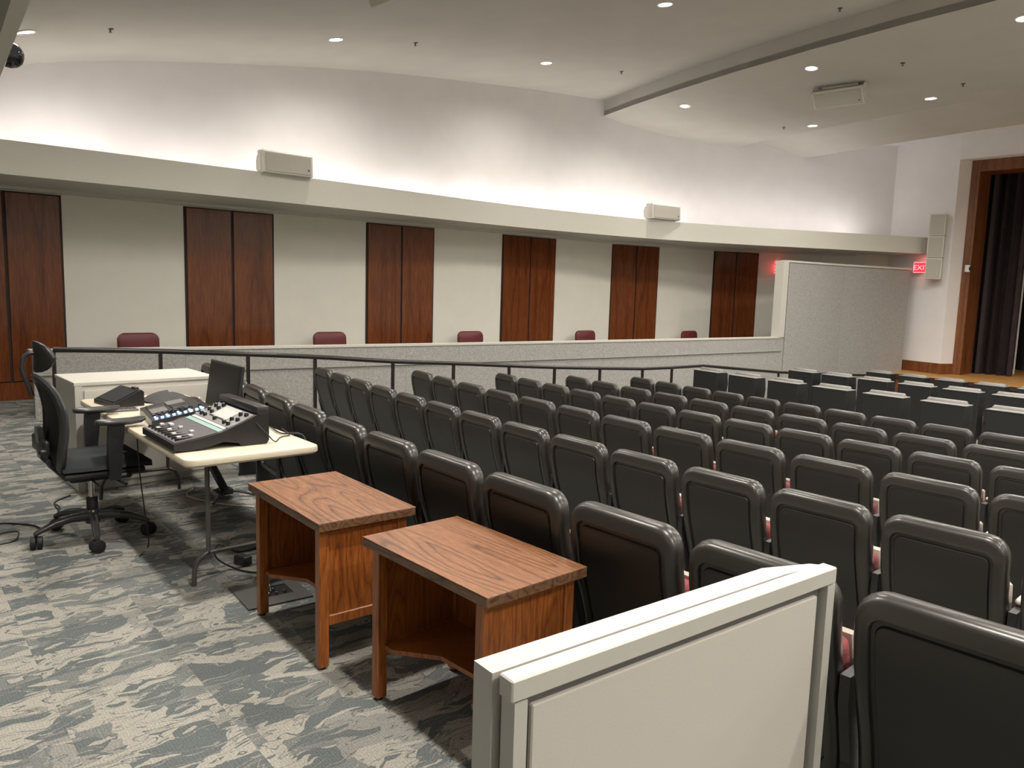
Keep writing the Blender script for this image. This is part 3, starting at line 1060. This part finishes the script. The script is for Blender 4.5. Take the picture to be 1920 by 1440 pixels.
# smaller lit mixer, on the joint of the two tables
sm = thing('effects_mixer', 'smaller dark mixer with glowing blue keys beside the large mixing console', 'mixer', (1.33, 4.93, .741), math.radians(-8))
W2, D2 = .56, .36
MB().prism([(0, .0), (D2, .0), (D2, .10), (D2 - .04, .105), (0, .045)], 0, W2, 'y').build('body', 'gloss', sm)
m = T(0, 0, .046) @ Rm(-math.atan2(.06, D2 - .04), 'Y')
for (x0, x1, y0, y1, mt, nm) in ((.03, .13, .40, .54, 'black', 'pad'), (.03, .13, .22, .38, 'greyplastic', 'pad'), (.15, .26, .40, .54, 'greyplastic', 'pad'), (.16, .25, .24, .38, 'black', 'pad')):
    MB().rbox((x0, y0, .001), (x1, y1, .006), .002, 1, m).build(nm, mt, sm)
for i in range(8):
    MB().rbox((.025 + i * .032, .15, .001), (.045 + i * .032, .20, .010), .002, 1, m).build('fader_cap', 'black', sm)
for i in range(9):
    MB().rbox((.025 + i * .034, .035, .001), (.043 + i * .034, .052, .006), .002, 1, m).build('blue_key', 'blue' if i < 5 or i > 7 else 'bluew', sm)
    if i % 2 == 0:
        MB().rbox((.025 + i * .034, .085, .001), (.038 + i * .034, .098, .006), .002, 1, m).build('blue_key', 'bluew' if i > 3 else 'blue', sm)
for i in range(4):
    MB().lathe([(.013, 0), (.011, .018), (0, .018)], 10, m @ T(.14 + i * .055, .115, .002)).build('knob', 'black', sm, smooth=40)
rr = []
for i in range(9):
    t = i / 8
    rr.append([(.08 + t * .22, -.012, .0), (.08 + t * .22, -.012, .012 + .05 * math.sin(PI * t)), (.08 + t * .22, -.001, .012 + .05 * math.sin(PI * t)), (.08 + t * .22, -.001, .0)])
MB().loft(rr).build('rounded_cheek', 'greyplastic', sm, smooth=40)

# wedge box, keypad, cloth heap
wb = thing('desk_box', 'black wedge-shaped box standing at the far end of the cream table', 'box', (1.33, 5.83, .741), math.radians(10))
MB().prism([(0, 0), (.21, 0), (.21, .10), (.19, .115), (.0, .03)], 0, .33, 'y').build('body', 'black', wb, smooth=20)
MB().prism([(.012, .037), (.178, .112), (.178, .116), (.012, .041)], .02, .31, 'y').build('dark_mesh', 'meshfab', wb)
MB().rbox((.17, .05, .11), (.20, .12, .128), .006, 2).build('clip', 'gloss', wb)
kp = thing('keypad', 'low grey ribbed keypad on the cream table beside the chair arm', 'keypad', (1.245, 5.66, .741), math.radians(-3))
MB().rbox((0, 0, 0), (.20, .11, .014), .004, 1).build('base', 'greyplastic', kp)
for i in range(7):
    MB().box((.012 + i * .026, .012, .013), (.028 + i * .026, .098, .018)).build('key', 'steel', kp)


def crumple(seed, sx, sy, h, z0=0.0):
    rnd = random.Random(seed)
    n, m_ = 9, 7
    mb = MB()
    vs = []
    for i in range(n):
        for j in range(m_):
            u, v = i / (n - 1) - .5, j / (m_ - 1) - .5
            e = max(0, 1 - 3.0 * (u * u + v * v))
            vs.append((u * sx + rnd.uniform(-.015, .015), v * sy + rnd.uniform(-.015, .015), z0 + .004 + h * e * rnd.uniform(.45, 1)))
    fs = [(i * m_ + j, (i + 1) * m_ + j, (i + 1) * m_ + j + 1, i * m_ + j + 1) for i in range(n - 1) for j in range(m_ - 1)]
    o = len(vs)
    vs += [(p[0], p[1], max(z0, p[2] - .006)) for p in vs]
    fs += [tuple(o + k for k in reversed(f)) for f in fs]
    return mb.add(vs, fs)


tag(crumple(3, .34, .30, .075).build('folded_cloth', 'cloth', smooth=60, loc=(1.74, 6.06, .741), rz=.3), 'crumpled dark grey cloth lying at the far end of the cream table', 'cloth')
tag(crumple(8, .24, .20, .055).build('folded_cloth', 'cloth', smooth=60, loc=(1.64, 5.66, .741), rz=-.5), 'small dark cloth bunched in front of the larger grey cloth on the table', 'cloth')
for i, (x, y, a) in enumerate(((1.90, 5.66, .2), (1.94, 5.76, -.35))):
    pts = [(0, 0, 0), (.05, .03, .02), (.10, -.01, .03), (.15, .02, .012), (.21, .0, .004)]
    tag(MB().tube([tuple(p) for p in smooth_path(pts, 5)], .0035, 6).build('patch_cable', 'paper' if i else 'black', smooth=60, loc=(x, y, .746), rz=a + 2.2),
        ('white patch cable looped on the table beside the dark monitor' if i else 'black patch cable looped on the table beside the dark cloth'), 'cable')

# monitor on a tripod stand between the tables and the back row
mo = thing('monitor', 'dark flat monitor tilted back on a stand behind the mixers', 'monitor', (1.86, 5.10, .72), math.radians(0))
m = T(0, -.14, .03) @ Rm(.15, 'Y')
MB().rbox((-.012, -.0, .02), (.012, .575, .345), .004, 1, m).build('bezel', 'black', mo)
MB().rbox((-.0145, .012, .034), (-.011, .563, .333), .001, 1, m).build('screen', 'moncase', mo)
MB().rbox((.0, .20, .024), (.05, .38, .034), .003, 1).build('stand_base', 'black', mo)
MB().rbox((.02, .27, .03), (.04, .31, .20), .004, 1).build('stand_neck', 'black', mo)

st = thing('floor_stand', 'black slanted floor stand with splayed feet under the cream folding table', 'stand', (2.07, 5.78, 0))
m = T(0, 0, .06) @ Rm(-.42, 'Y') @ Rm(-.1, 'X')
MB().rbox((-.02, -.055, 0), (.02, .055, .42), .006, 1, m).build('slanted_post', 'black', st)
MB().rbox((-.05, -.05, .03), (.05, .05, .075), .01, 2).build('hub', 'black', st)
for a in (-2.3, -.4, 1.6):
    MB().tube([(0, 0, .055), (.10 * math.cos(a), .10 * math.sin(a), .045), (.22 * math.cos(a), .22 * math.sin(a), .01)], [.012, .010, .008], 8).build('foot', 'black', st, smooth=50)

# ------------------------------------------------------------------ office chair
oc = thing('office_chair', 'black mesh office chair with headrest and armrests at the cream folding table', 'chair', (1.07, 5.33, 0), math.radians(2))
SX = [(.0, .0)]
for k in range(5):
    a = math.radians(-100 + 72 * k)
    c, s = math.cos(a), math.sin(a)
    mb = MB()
    rings = []
    for (r, z, wd, th) in ((.03, .145, .030, .030), (.12, .150, .026, .026), (.22, .135, .022, .022), (.30, .108, .020, .018), (.335, .092, .016, .014)):
        p = Vector((c * r, s * r, z))
        q = Vector((-s, c, 0))
        rings.append([tuple(p + q * wd * math.cos(t) + Vector((0, 0, 1)) * th * math.sin(t)) for t in [2 * PI * i / 10 for i in range(10)]])
    arm = mb.loft(rings).build('base_arm', 'gloss', oc, smooth=60)
    cx, cy = c * .325, s * .325
    cs = MB()
    ca = a + .6 * (k - 2)
    for off in (-.018, .018):
        mm = T(cx - math.sin(ca) * off, cy + math.cos(ca) * off, .040) @ Rm(ca, 'Z') @ Rm(PI / 2, 'X')
        cs.lathe([(.024, -.016), (.038, -.013), (.040, 0), (.038, .013), (.024, .016)], 16, mm)
    cs.tube([(cx, cy, .04), (cx, cy, .09)], .009, 8)
    cs.build('caster', 'softblack', arm, smooth=40)
MB().lathe([(.042, .10), (.045, .16), (.040, .185), (.032, .19)], 18).build('hub', 'gloss', oc, smooth=50)
MB().lathe([(.033, .18), (.033, .26), (.030, .265)], 16).build('cylinder_cover', 'softblack', oc, smooth=50)
MB().lathe([(.018, .25), (.018, .40)], 16).build('gas_cylinder', 'chrome', oc, smooth=50)
MB().rbox((-.14, -.10, .385), (.16, .10, .455), .02, 2).build('tilt_mechanism', 'softblack', oc, smooth=50)
MB().tube([(.08, -.08, .41), (.10, -.26, .40), (.12, -.31, .395)], [.006, .006, .011], 8).build('lever', 'black', oc, smooth=50)
MB().tube([(-.02, -.08, .40), (-.02, -.25, .39)], .006, 8).build('lever', 'black', oc, smooth=50)


def cushion(x0, x1, yw, z0, zt):
    """seat cushion with waterfall front and dished top"""
    n, m_ = 12, 12
    mb = MB()
    top, bot = [], []
    for i in range(n + 1):
        u = i / n
        x = x0 + (x1 - x0) * u
        ex = min(1, math.sqrt(max(0, 1 - (abs(u - .5) * 2) ** 6)))
        for j in range(m_ + 1):
            v = j / m_ * 2 - 1
            ey = min(1, math.sqrt(max(0, 1 - abs(v) ** 6)))
            yy = yw * v * (1 - .10 * abs(u - .5) ** 2 * 4)
            z = z0 + .03 + (zt - z0 - .03) * min(ex, ey) - .012 * (1 - v * v) * math.sin(PI * u) - .03 * max(0, u - .75) * 4 * .5
            top.append((x, yy, z))
            bot.append((x, yy * .96, z0 + .02 * (1 - min(ex, ey)) + (.012 if 0 < i < n and 0 < j < m_ else .03)))
    w_ = m_ + 1
    fs = [(i * w_ + j, (i + 1) * w_ + j, (i + 1) * w_ + j + 1, i * w_ + j + 1) for i in range(n) for j in range(m_)]
    o = len(top)
    fs += [tuple(o + k for k in reversed(f)) for f in fs]
    per = [(0, j) for j in range(w_)] + [(i, m_) for i in range(1, n + 1)] + [(n, j) for j in range(m_ - 1, -1, -1)] + [(i, 0) for i in range(n - 1, 0, -1)]
    idx = [i * w_ + j for i, j in per]
    for k in range(len(idx)):
        a, b = idx[k], idx[(k + 1) % len(idx)]
        fs.append((a, b, o + b, o + a))
    return mb.add(top + bot, fs)


cushion(-.20, .30, .25, .455, .565).build('seat', 'seatfab', oc, smooth=60)
MB().rbox((-.20, -.235, .435), (.26, .235, .475), .02, 2).build('seat_shell', 'softblack', oc, smooth=40)
# backrest: curved frame with mesh
BP = [(.43, -.155), (.50, -.215), (.60, -.24), (.72, -.225), (.84, -.225), (.96, -.245), (1.055, -.28)]


def bx_(z):
    return lerp(BP, z)


def back_ring(ins, xo, n=40):
    pts = []
    for k in range(n):
        a = 2 * PI * k / n
        ca, sa = math.cos(a), math.sin(a)
        q = (abs(ca) ** 3.2 + abs(sa) ** 3.2) ** (-1 / 3.2)
        z = .735 + (.325 - ins) * sa * q
        wd = (.235 + .012 * math.sin((z - .4) * 5)) - ins
        if z < .60:
            wd *= 1 - .42 * ((.60 - z) / .2) ** 1.4 if z > .4 else .58
        y = wd * ca * q
        x = bx_(z) + .9 * (y * y) * .9 + xo
        pts.append((x, y, z))
    return pts


MB().loft([back_ring(.0, .0), back_ring(.005, -.018), back_ring(.035, -.022), back_ring(.042, -.005), back_ring(.035, .014), back_ring(.005, .014), back_ring(0, 0)], True, False, False).build('back_frame', 'gloss', oc, smooth=50)
mb = MB()
rg = [back_ring(.036 + i * .048, -.002) for i in range(5)]
vs = [p for r_ in rg for p in r_]
n = 40
fs = [(k * n + i, k * n + (i + 1) % n, (k + 1) * n + (i + 1) % n, (k + 1) * n + i) for k in range(4) for i in range(n)]
fs.append(tuple(4 * n + i for i in range(n)))
mb.add(vs, fs)
mb.build('back_mesh', 'meshfab', oc, smooth=60)
MB().rbox((-.285, -.17, .58), (-.25, .17, .68), .016, 3).build('lumbar_support', 'black', oc, smooth=50)
MB().rbox((-.315, -.20, .60), (-.27, -.15, .635), .012, 2).build('lumbar_knob', 'black', oc, smooth=50)
MB().loft([[(-.14 + dx, y * s_, .42) for dx, y in ((-.03, -.06), (.03, -.06), (.03, .06), (-.03, .06))] for s_ in (1,)] + [[(-.25 + dx, y, .55) for dx, y in ((-.03, -.05), (.01, -.05), (.01, .05), (-.03, .05))]] + [[(-.27 + dx, y, .74) for dx, y in ((-.02, -.04), (.01, -.04), (.01, .04), (-.02, .04))]]).build('back_spine', 'gloss', oc, smooth=30)
# headrest and its bracket
MB().tube([tuple(p) for p in smooth_path([(-.30, 0, .93), (-.325, 0, 1.02), (-.345, 0, 1.10), (-.325, 0, 1.175), (-.27, 0, 1.19)], 4)], .014, 8).build('headrest_bracket', 'gloss', oc, smooth=50)
rings = []
for j in range(9):
    v = j / 8 * 2 - 1
    k = max(.12, math.sqrt(max(0, 1 - abs(v) ** 3)))
    ring = []
    for i in range(14):
        a = 2 * PI * i / 14
        zz = .095 * math.sin(a) * k
        x = -.245 + .036 * math.cos(a) * (.35 + .65 * k) + .035 * v * v - .030 * (zz / .095) ** 2
        ring.append((x, .15 * v, 1.165 + zz))
    rings.append(ring)
MB().loft(rings).build('headrest', 'black', oc, smooth=60)
for sgn in (-1, 1):
    y = sgn * .265
    pr = [(.04, .42), (.10, .42), (.11, .56), (.125, .70), (.13, .765), (.04, .765), (.035, .70), (.03, .56)]
    MB().prism(pr, y - .018, y + .018, 'y').build('arm_post', 'black', oc, smooth=20)
    MB().rbox((.05, min(y, sgn * .12), .42), (.17, max(y, sgn * .12), .45), .01, 1).build('arm_bracket', 'softblack', oc)
    slabm = MB()
    rings = []
    for (x, w__, zz, th) in ((-.03, .018, .782, .012), (-.015, .034, .780, .019), (.06, .042, .776, .022), (.16, .045, .775, .022), (.225, .040, .780, .020), (.248, .026, .786, .012)):
        rings.append([(x, y + w__ * math.cos(t), zz + th * math.sin(t)) for t in [2 * PI * i / 12 for i in range(12)]])
    slabm.loft(rings).build('arm_pad', 'gloss', oc, smooth=60)

# ------------------------------------------------------------------ cables and floor box
def cable(pts, r, label, mat='black', name='cable'):
    P = [tuple(p) for p in smooth_path(pts, 6)]
    return tag(MB().tube(P, r, 6).build(name, mat, smooth=70), label, 'cable')


cable([(.20, 5.60, .006), (.50, 5.85, .006), (.64, 5.95, .006), (.80, 5.80, .006), (.86, 5.62, .02), (1.0, 6.0, .035), (1.02, 6.3, .006), (1.15, 6.45, .006)], .006, 'black cable trailing left across the carpet past the chair casters')
cable([(.40, 5.50, .006), (.52, 5.60, .006), (.62, 5.66, .02), (.70, 5.60, .03), (.66, 5.50, .006), (.54, 5.48, .006)], .005, 'thin black cable loop bunched behind the left chair caster')
cable([(1.26, 4.99, .69), (1.27, 4.99, .45), (1.29, 4.98, .20), (1.30, 4.96, .01), (1.20, 4.78, .006)], .004, 'thin black cable hanging from the folding table down to the carpet')
cable([(1.74, 4.05, .006), (1.60, 4.20, .006), (1.53, 4.42, .03), (1.60, 4.60, .05), (1.70, 4.52, .006), (1.85, 4.55, .006)], .006, 'black power cable coiled beneath the cream table near the wooden desk')
tag(MB().rbox((0, 0, 0), (.06, .10, .055), .01, 2).build('power_adapter', 'black', loc=(1.63, 4.26, .001), rz=.3), 'small black power adapter lying under the cream folding table', 'adapter')
cable([(1.75, 4.72, .90), (1.70, 4.22, .915), (1.66, 4.16, .88), (1.72, 4.13, .80), (1.77, 4.14, .75), (1.85, 4.25, .748), (1.93, 4.3, .748), (1.97, 4.5, .748)], .0035, 'thin black cable draped over the right end of the large mixing console')
cable([(1.93, 4.95, .75), (1.93, 4.6, .75), (1.90, 4.35, .75), (1.985, 4.22, .74), (1.99, 4.20, .50), (1.95, 4.35, .05), (1.9, 4.6, .01)], .005, 'black cable running along the right edge of the table and down to the floor')
cable([(1.95, 6.15, .006), (1.85, 5.95, .006), (1.98, 5.6, .006), (2.15, 5.4, .006)], .005, 'pale grey cable on the carpet by the floor stand', 'paper')

hb = thing('floor_box', 'open grey floor box with metal connectors behind the farther wooden desk', 'floor box', (1.42, 3.66, .002), math.radians(-4))
mb = MB()
for (lo, hi) in (((0, 0), (.34, .10)), ((0, .24), (.34, .34)), ((0, .10), (.12, .24)), ((.27, .10), (.34, .24))):
    mb.box((lo[0], lo[1], 0), (hi[0], hi[1], .008))
mb.build('cover_plate', 'hatch', hb)
MB().box((.12, .10, -.001), (.27, .24, .003)).build('opening', 'softblack', hb)
for i in range(5):
    MB().lathe([(.010, 0), (.010, .018), (.005, .02)], 8, T(.14 + (i % 3) * .045, .125 + (i // 3) * .05, .003)).build('connector', 'chrome', hb, smooth=40)
MB().tube([(.16, .14, .02), (.17, .20, .05), (.20, .26, .03), (.24, .32, .012)], .004, 6).build('plug_lead', 'chrome', hb, smooth=60)

# ------------------------------------------------------------------ maroon chairs on the walkway
def red_chair(loc, label, first=None):
    if first is None:
        t = thing('banquet_chair', label, 'chair', loc, 0, 'maroon chairs along the left wall')
        L, R_ = rrect(-.27, .27, .50, .885, .10, 6, .05)
        L2, R2 = rrect(-.245, .245, .525, .86, .09, 6, .05)
        mb = MB()
        rr = []
        for (A, B), y in (((L2, R2), -.035), ((L, R_), -.02), ((L, R_), .02), ((L2, R2), .035)):
            rr.append([(p[0], y + .06 * (.8 - p[1]) * -1, p[1]) for p in A] + [(p[0], y + .06 * (.8 - p[1]) * -1, p[1]) for p in reversed(B)])
        mb.loft(rr).build('backrest', 'maroon', t, smooth=60)
        MB().rbox((-.23, -.43, .42), (.23, -.01, .49), .03, 2).build('seat', 'maroon', t, smooth=60)
        for sx in (-1, 1):
            MB().tube([(sx * .22, -.40, 0), (sx * .21, -.38, .43)], .012, 8).build('leg', 'steel', t, smooth=50)
            MB().tube([(sx * .22, .06, 0), (sx * .21, .0, .43), (sx * .21, -.005, .60)], .012, 8).build('leg', 'steel', t, smooth=50)
        return t
    return copy_tree(first, loc, 0, label, 'maroon chairs along the left wall', (1.07, 1, 1))


c0 = None
for (x, z, lab) in ((2.98, 0, 'maroon chair behind the knee wall, nearest the office chair'), (5.90, -.025, 'maroon chair behind the knee wall, between the second and third wood panels'),
                    (8.79, -.05, 'maroon chair behind the knee wall, between the third and fourth wood panels'), (11.87, -.075, 'maroon chair behind the knee wall, between the fourth and fifth wood panels'),
                    (15.02, -.10, 'maroon chair behind the knee wall, between the fifth and last wood panels')):
    wp, _ = wall_frame(x)
    c = red_chair((x, wp.y - .30, z), lab, c0)
    if c0 is None:
        c0 = c


# ------------------------------------------------------------------ loudspeakers, exit signs and small fittings
def cabinet_speaker(loc, rz, tilt, label, L=.80, mount=True):
    t = thing('loudspeaker', label, 'speaker', loc, rz)
    m = T(0, 0, .0) @ Rm(tilt, 'X')
    pr = [(-.13, -.15), (-.13, .13), (-.10, .155), (.10, .10), (.14, .03), (.14, -.08), (.08, -.15)]
    MB().prism([(y, z) for y, z in pr], -L / 2, L / 2, 'x')
    b = MB().prism(pr, -L / 2, L / 2, 'x')
    b.v = [tuple(m @ Vector(p)) for p in b.v]
    b.build('cabinet', 'spk', t, smooth=20)
    g = MB().rbox((-L / 2 + .03, -.142, -.135), (L / 2 - .03, -.128, .12), .004, 1, m)
    g.build('grille', 'spkg', t)
    MB().lathe([(.014, 0), (.014, .004)], 10, m @ T(L / 2 - .07, -.142, -.07) @ Rm(PI / 2, 'X')).build('badge', 'steel', t)
    for sx in (-1, 1):
        k = MB().box((sx * (L / 2 + .004) - .004, -.05, -.12), (sx * (L / 2 + .004) + .004, .05, .16), m)
        k.build('bracket', 'spk', t)
    return t


cabinet_speaker((4.71, 10.60, 3.28), 0, math.radians(-4), 'white loudspeaker on the long beam, nearest the first wood panels', .72)
cabinet_speaker((12.92, 10.52, 3.31), math.radians(-6), math.radians(-4), 'white loudspeaker on the long beam, farther one above the fifth wood panels', .80)
q = cabinet_speaker((13.0, 6.88, 5.09), math.radians(-83), math.radians(38), 'white loudspeaker hung beneath the curved ceiling between the downlights', .84)
MB().box((-.30, -.04, .10), (.30, .04, .17)).build('ceiling_mount', 'spk', q)
q = cabinet_speaker((4.80, 7.9, 4.99), math.radians(-81), math.radians(30), 'white loudspeaker hung beneath the ceiling at the top edge of the photo', .70)
MB().box((-.25, -.04, .08), (.25, .04, .14)).build('ceiling_mount', 'spk', q)

# column loudspeaker on the proscenium wall
t = thing('column_speaker', 'tall white column loudspeaker on the wall beside the stage', 'speaker', (19.40, 7.60, 2.15), math.radians(196))
for i, (z0, z1) in enumerate(((0, .50), (.50, 1.0), (1.0, 1.5))):
    b = MB().rbox((.05, -.17, z0 + .004), (.30, .17, z1 - .004), .012, 1).build('cabinet', 'spk', t)
    MB().rbox((.295, -.145, z0 + .03), (.308, .145, z1 - .03), .003, 1).build('grille', 'spkg', b)
MB().box((-.08, -.05, .2), (.06, .05, 1.3)).build('bracket', 'greyplastic', t)


def exit_sign(loc, rz, label, w_=.30, h_=.22):
    t = thing('exit_sign', label, 'sign', loc, rz)
    MB().rbox((-w_ / 2 - .02, -.03, -.02), (w_ / 2 + .02, .03, h_ + .02), .006, 1).build('housing', 'trimw', t)
    MB().box((-w_ / 2, -.034, 0), (w_ / 2, -.030, h_)).build('lit_face', 'exitface', t)
    cu = bpy.data.curves.new('exit_text', 'FONT')
    cu.body = 'EXIT'
    cu.size = .165
    cu.align_x = 'CENTER'
    cu.extrude = .002
    tmp = bpy.data.objects.new('tmp_text', cu)
    COL.objects.link(tmp)
    bpy.context.view_layer.update()
    me = bpy.data.meshes.new_from_object(tmp.evaluated_get(bpy.context.evaluated_depsgraph_get()))
    bpy.data.objects.remove(tmp)
    me.transform(T(0, -.037, .05) @ Rm(PI / 2, 'X'))
    me.materials.clear()
    me.materials.append(M['exitletter'])
    o = bpy.data.objects.new('lettering', me)
    COL.objects.link(o)
    o.parent = t
    ld = bpy.data.lights.new('sign_glow', 'AREA')
    ld.size = .3
    ld.energy = 1.2
    ld.color = (1, .08, .1)
    lo = bpy.data.objects.new('sign_glow', ld)
    COL.objects.link(lo)
    lo.parent = t
    lo.location = (0, -.045, .12)
    lo.rotation_euler = (PI / 2, 0, 0)
    return t


exit_sign((19.46, 7.93, 2.33), math.radians(-72), 'red lit EXIT sign between the grey screen wall and the column loudspeaker')
exit_sign((17.55, 10.55, 2.25), math.radians(-112), 'red lit EXIT sign seen almost edge-on left of the grey screen wall')
# door in the left wall beyond the last wood panels
wp, d = wall_frame(18.1)
rz = math.atan2(d.y, d.x)
dr = struct(MB().rbox((-.45, -.02, -.1), (.45, .03, 2.1), .004, 1).build('door_1', 'beige', loc=(wp.x, wp.y, 0), rz=rz))
MB().box((-.42, -.05, .95), (-.36, -.02, 1.25)).build('door_handle', 'softblack', dr)

t = thing('camera_sensor', 'small white camera fixed on the wooden stage frame', 'camera', (19.66, 6.97, 2.42))
MB().rbox((-.07, -.05, -.08), (0, .05, .08), .012, 2).build('housing', 'trimw', t)
MB().lathe([(.035, 0), (.035, .05), (.02, .06)], 12, T(-.06, -.045, 0) @ Rm(PI / 2, 'X')).build('lens', 'softblack', t, smooth=40)

t = thing('dome_camera', 'smoked dome camera on a pale bracket at the upper left bulkhead', 'camera', (.615, 4.95, 2.85))
MB().lathe([(.035, -.02), (.075, -.0), (.08, .05), (.06, .07), (.03, .09)], 18, T(.0, 0, 0) @ Rm(math.radians(65), 'Y')).build('mount', 'spk', t, smooth=50)
MB().lathe([(.066, 0), (.064, .03), (.052, .055), (.03, .074), (.0, .08)], 18, T(.06, 0, -.06) @ Rm(math.radians(100), 'Y')).build('dome', 'dome', t, smooth=60)

# ------------------------------------------------------------------ downlights, with their lamps
VIS = {(1.63, 10.55): 'recessed round downlight, farthest left by the bulkhead', (5.36, 10.34): 'recessed round downlight above the second wood panels by the cove',
       (9.23, 10.19): 'recessed round downlight above the fourth wood panels, left of the ceiling step', (8.48, 7.04): 'recessed round downlight at the top edge of the photo',
       (11.98, 6.86): 'recessed round downlight just left of the hanging ceiling loudspeaker', (12.66, 9.88): 'recessed round downlight on the curved cloud nearest the ceiling step',
       (14.64, 6.07): 'recessed round downlight farthest right, beyond the hanging loudspeaker', (15.40, 8.70): 'recessed round downlight below the hanging loudspeaker near the cloud edge'}
HID = [(1.35, 7.3), (1.30, 4.1), (1.3, 1.0), (1.3, -2.1), (1.4, -5.2), (4.6, 7.2), (4.4, 4.1), (4.35, 1.0), (4.6, -2.1), (4.9, -5.4), (8.2, 3.9), (8.2, .8), (8.4, -2.3), (9.0, -5.6),
       (11.75, 3.8), (11.7, .7), (11.9, -2.4), (12.4, -5.5), (14.5, 3.0), (14.5, 0), (14.7, -3), (-2.4, 7.5), (-2.4, 4.0), (-2.4, .5), (-2.4, -3), (-2.4, 10.3)]


def downlight(x, y, label, group=None, power=DOWN_W):
    x0 = x - (y - 2) ** 2 / 66
    z = ceil_z(x, y)
    if x < .3:
        z = 3.25
    e = .05
    nx = -(ceil_z(x + e, y) - ceil_z(x - e, y)) / (2 * e)
    if abs(nx) > .3 or x < .54:
        nx = 0
    t = thing('downlight', label, 'ceiling light', (x, y, z - .004), 0, group)
    t.rotation_euler = (0, math.atan(nx), 0)
    MB().lathe([(.088, .012), (.112, .012), (.112, .0), (.105, -.005), (.090, -.003)], 24, None, False).build('trim_ring', 'trimw', t, smooth=40)
    MB().lathe([(.09, .0), (.09, .004)], 24).build('lens', 'glow', t)
    ld = bpy.data.lights.new('lamp', 'SPOT')
    ld.energy = power * (1.35 if x > 11 else 1.0)
    ld.color = DOWN_C
    ld.spot_size = math.radians(164)
    ld.spot_blend = .8
    ld.shadow_soft_size = .38 if (3 < y < 9 and (x > 2.5 or y > 6)) else .09
    lo = bpy.data.objects.new('lamp', ld)
    COL.objects.link(lo)
    lo.parent = t
    lo.location = (0, 0, -.03)
    return t


for (x, y), lab in VIS.items():
    downlight(x, y, lab, None, DOWN_W * (.22 if x < 3 else .38 if y > 8 else 1.1))
for (x, y) in HID:
    downlight(x, y, 'recessed round downlight in the ceiling outside the photo', 'downlights outside the view', DOWN_W * (.15 if x < 0 else 1.12))

SPR = [(2.48, 10.44, 'above the first white wall bay'), (6.54, 10.12, 'left of the fourth wood panels'), (10.87, 9.96, 'beside the ceiling step'), (10.73, 5.78, 'near the top edge of the photo'), (12.49, 5.64, 'right of the hanging loudspeaker'), (14.01, 5.32, 'beyond the rightmost downlight'), (15.09, 9.17, 'near the edge of the curved cloud')]
for (x, y, lab) in SPR:
    z = ceil_z(x, y)
    t = thing('sprinkler', 'small ceiling sprinkler head ' + lab, 'sprinkler', (x, y, z), 0, None)
    MB().lathe([(.038, .004), (.038, -.004), (.012, -.010), (.008, -.035)], 12).build('escutcheon', 'steel', t, smooth=40)
    MB().lathe([(.004, -.035), (.022, -.04), (.022, -.043)], 10).build('deflector', 'steel', t)

# ------------------------------------------------------------------ cove lights lying in the trough of the beam
def cove(x, y, rz, side, label, group):
    t = thing('cove_light', label, 'cove light', (x, y, 2.985), rz, group)
    MB().box((-.58, -.05, 0), (.58, .05, .05)).build('housing', 'trimw', t)
    ld = bpy.data.lights.new('lamp', 'AREA')
    ld.shape = 'RECTANGLE'
    ld.size = 1.12
    ld.size_y = .07
    ld.energy = COVE_W * (1.0 if x < 8 else 1.55)
    ld.color = COVE_C
    lo = bpy.data.objects.new('lamp', ld)
    COL.objects.link(lo)
    lo.parent = t
    lo.location = (0, 0, .06)
    lo.rotation_euler = (math.radians(180 + side * -12), 0, 0)


x = -4.3
i = 0
while x < 19.0:
    y = lerp(FRONT, x)
    y2 = lerp(FRONT, x + .1)
    rz = math.atan2(y2 - y, .1)
    nx_, ny_ = -math.sin(rz), math.cos(rz)
    cove(x + nx_ * .92, y + ny_ * .92, rz, 1, 'linear cove light lying in the trough behind the long beam', 'cove lights behind the left beam')
    yy = 4 - y
    if i % 2 == 0:
        cove(x, yy - .42, -rz, -1, 'linear cove light in the trough on the right side of the hall', 'cove lights behind the right beam')
    x += 1.33 * math.cos(rz)
    i += 1

# stage work light
for (x, y) in ((21.4, 4.5), (21.4, 1.0)):
    t = thing('stage_light', 'stage lamp hanging above the stage out of view', 'stage light', (x, y, 5.6), 0, 'stage lamps above the opening')
    MB().lathe([(.05, .25), (.09, .2), (.11, 0), (.10, 0), (.04, .18)], 16, None, False).build('housing', 'black', t, smooth=40)
    ld = bpy.data.lights.new('lamp', 'SPOT')
    ld.energy = 7500
    ld.color = (1.0, .78, .5)
    ld.spot_size = math.radians(110)
    ld.spot_blend = .6
    ld.shadow_soft_size = .1
    lo = bpy.data.objects.new('lamp', ld)
    COL.objects.link(lo)
    lo.parent = t
    lo.location = (0, 0, .02)
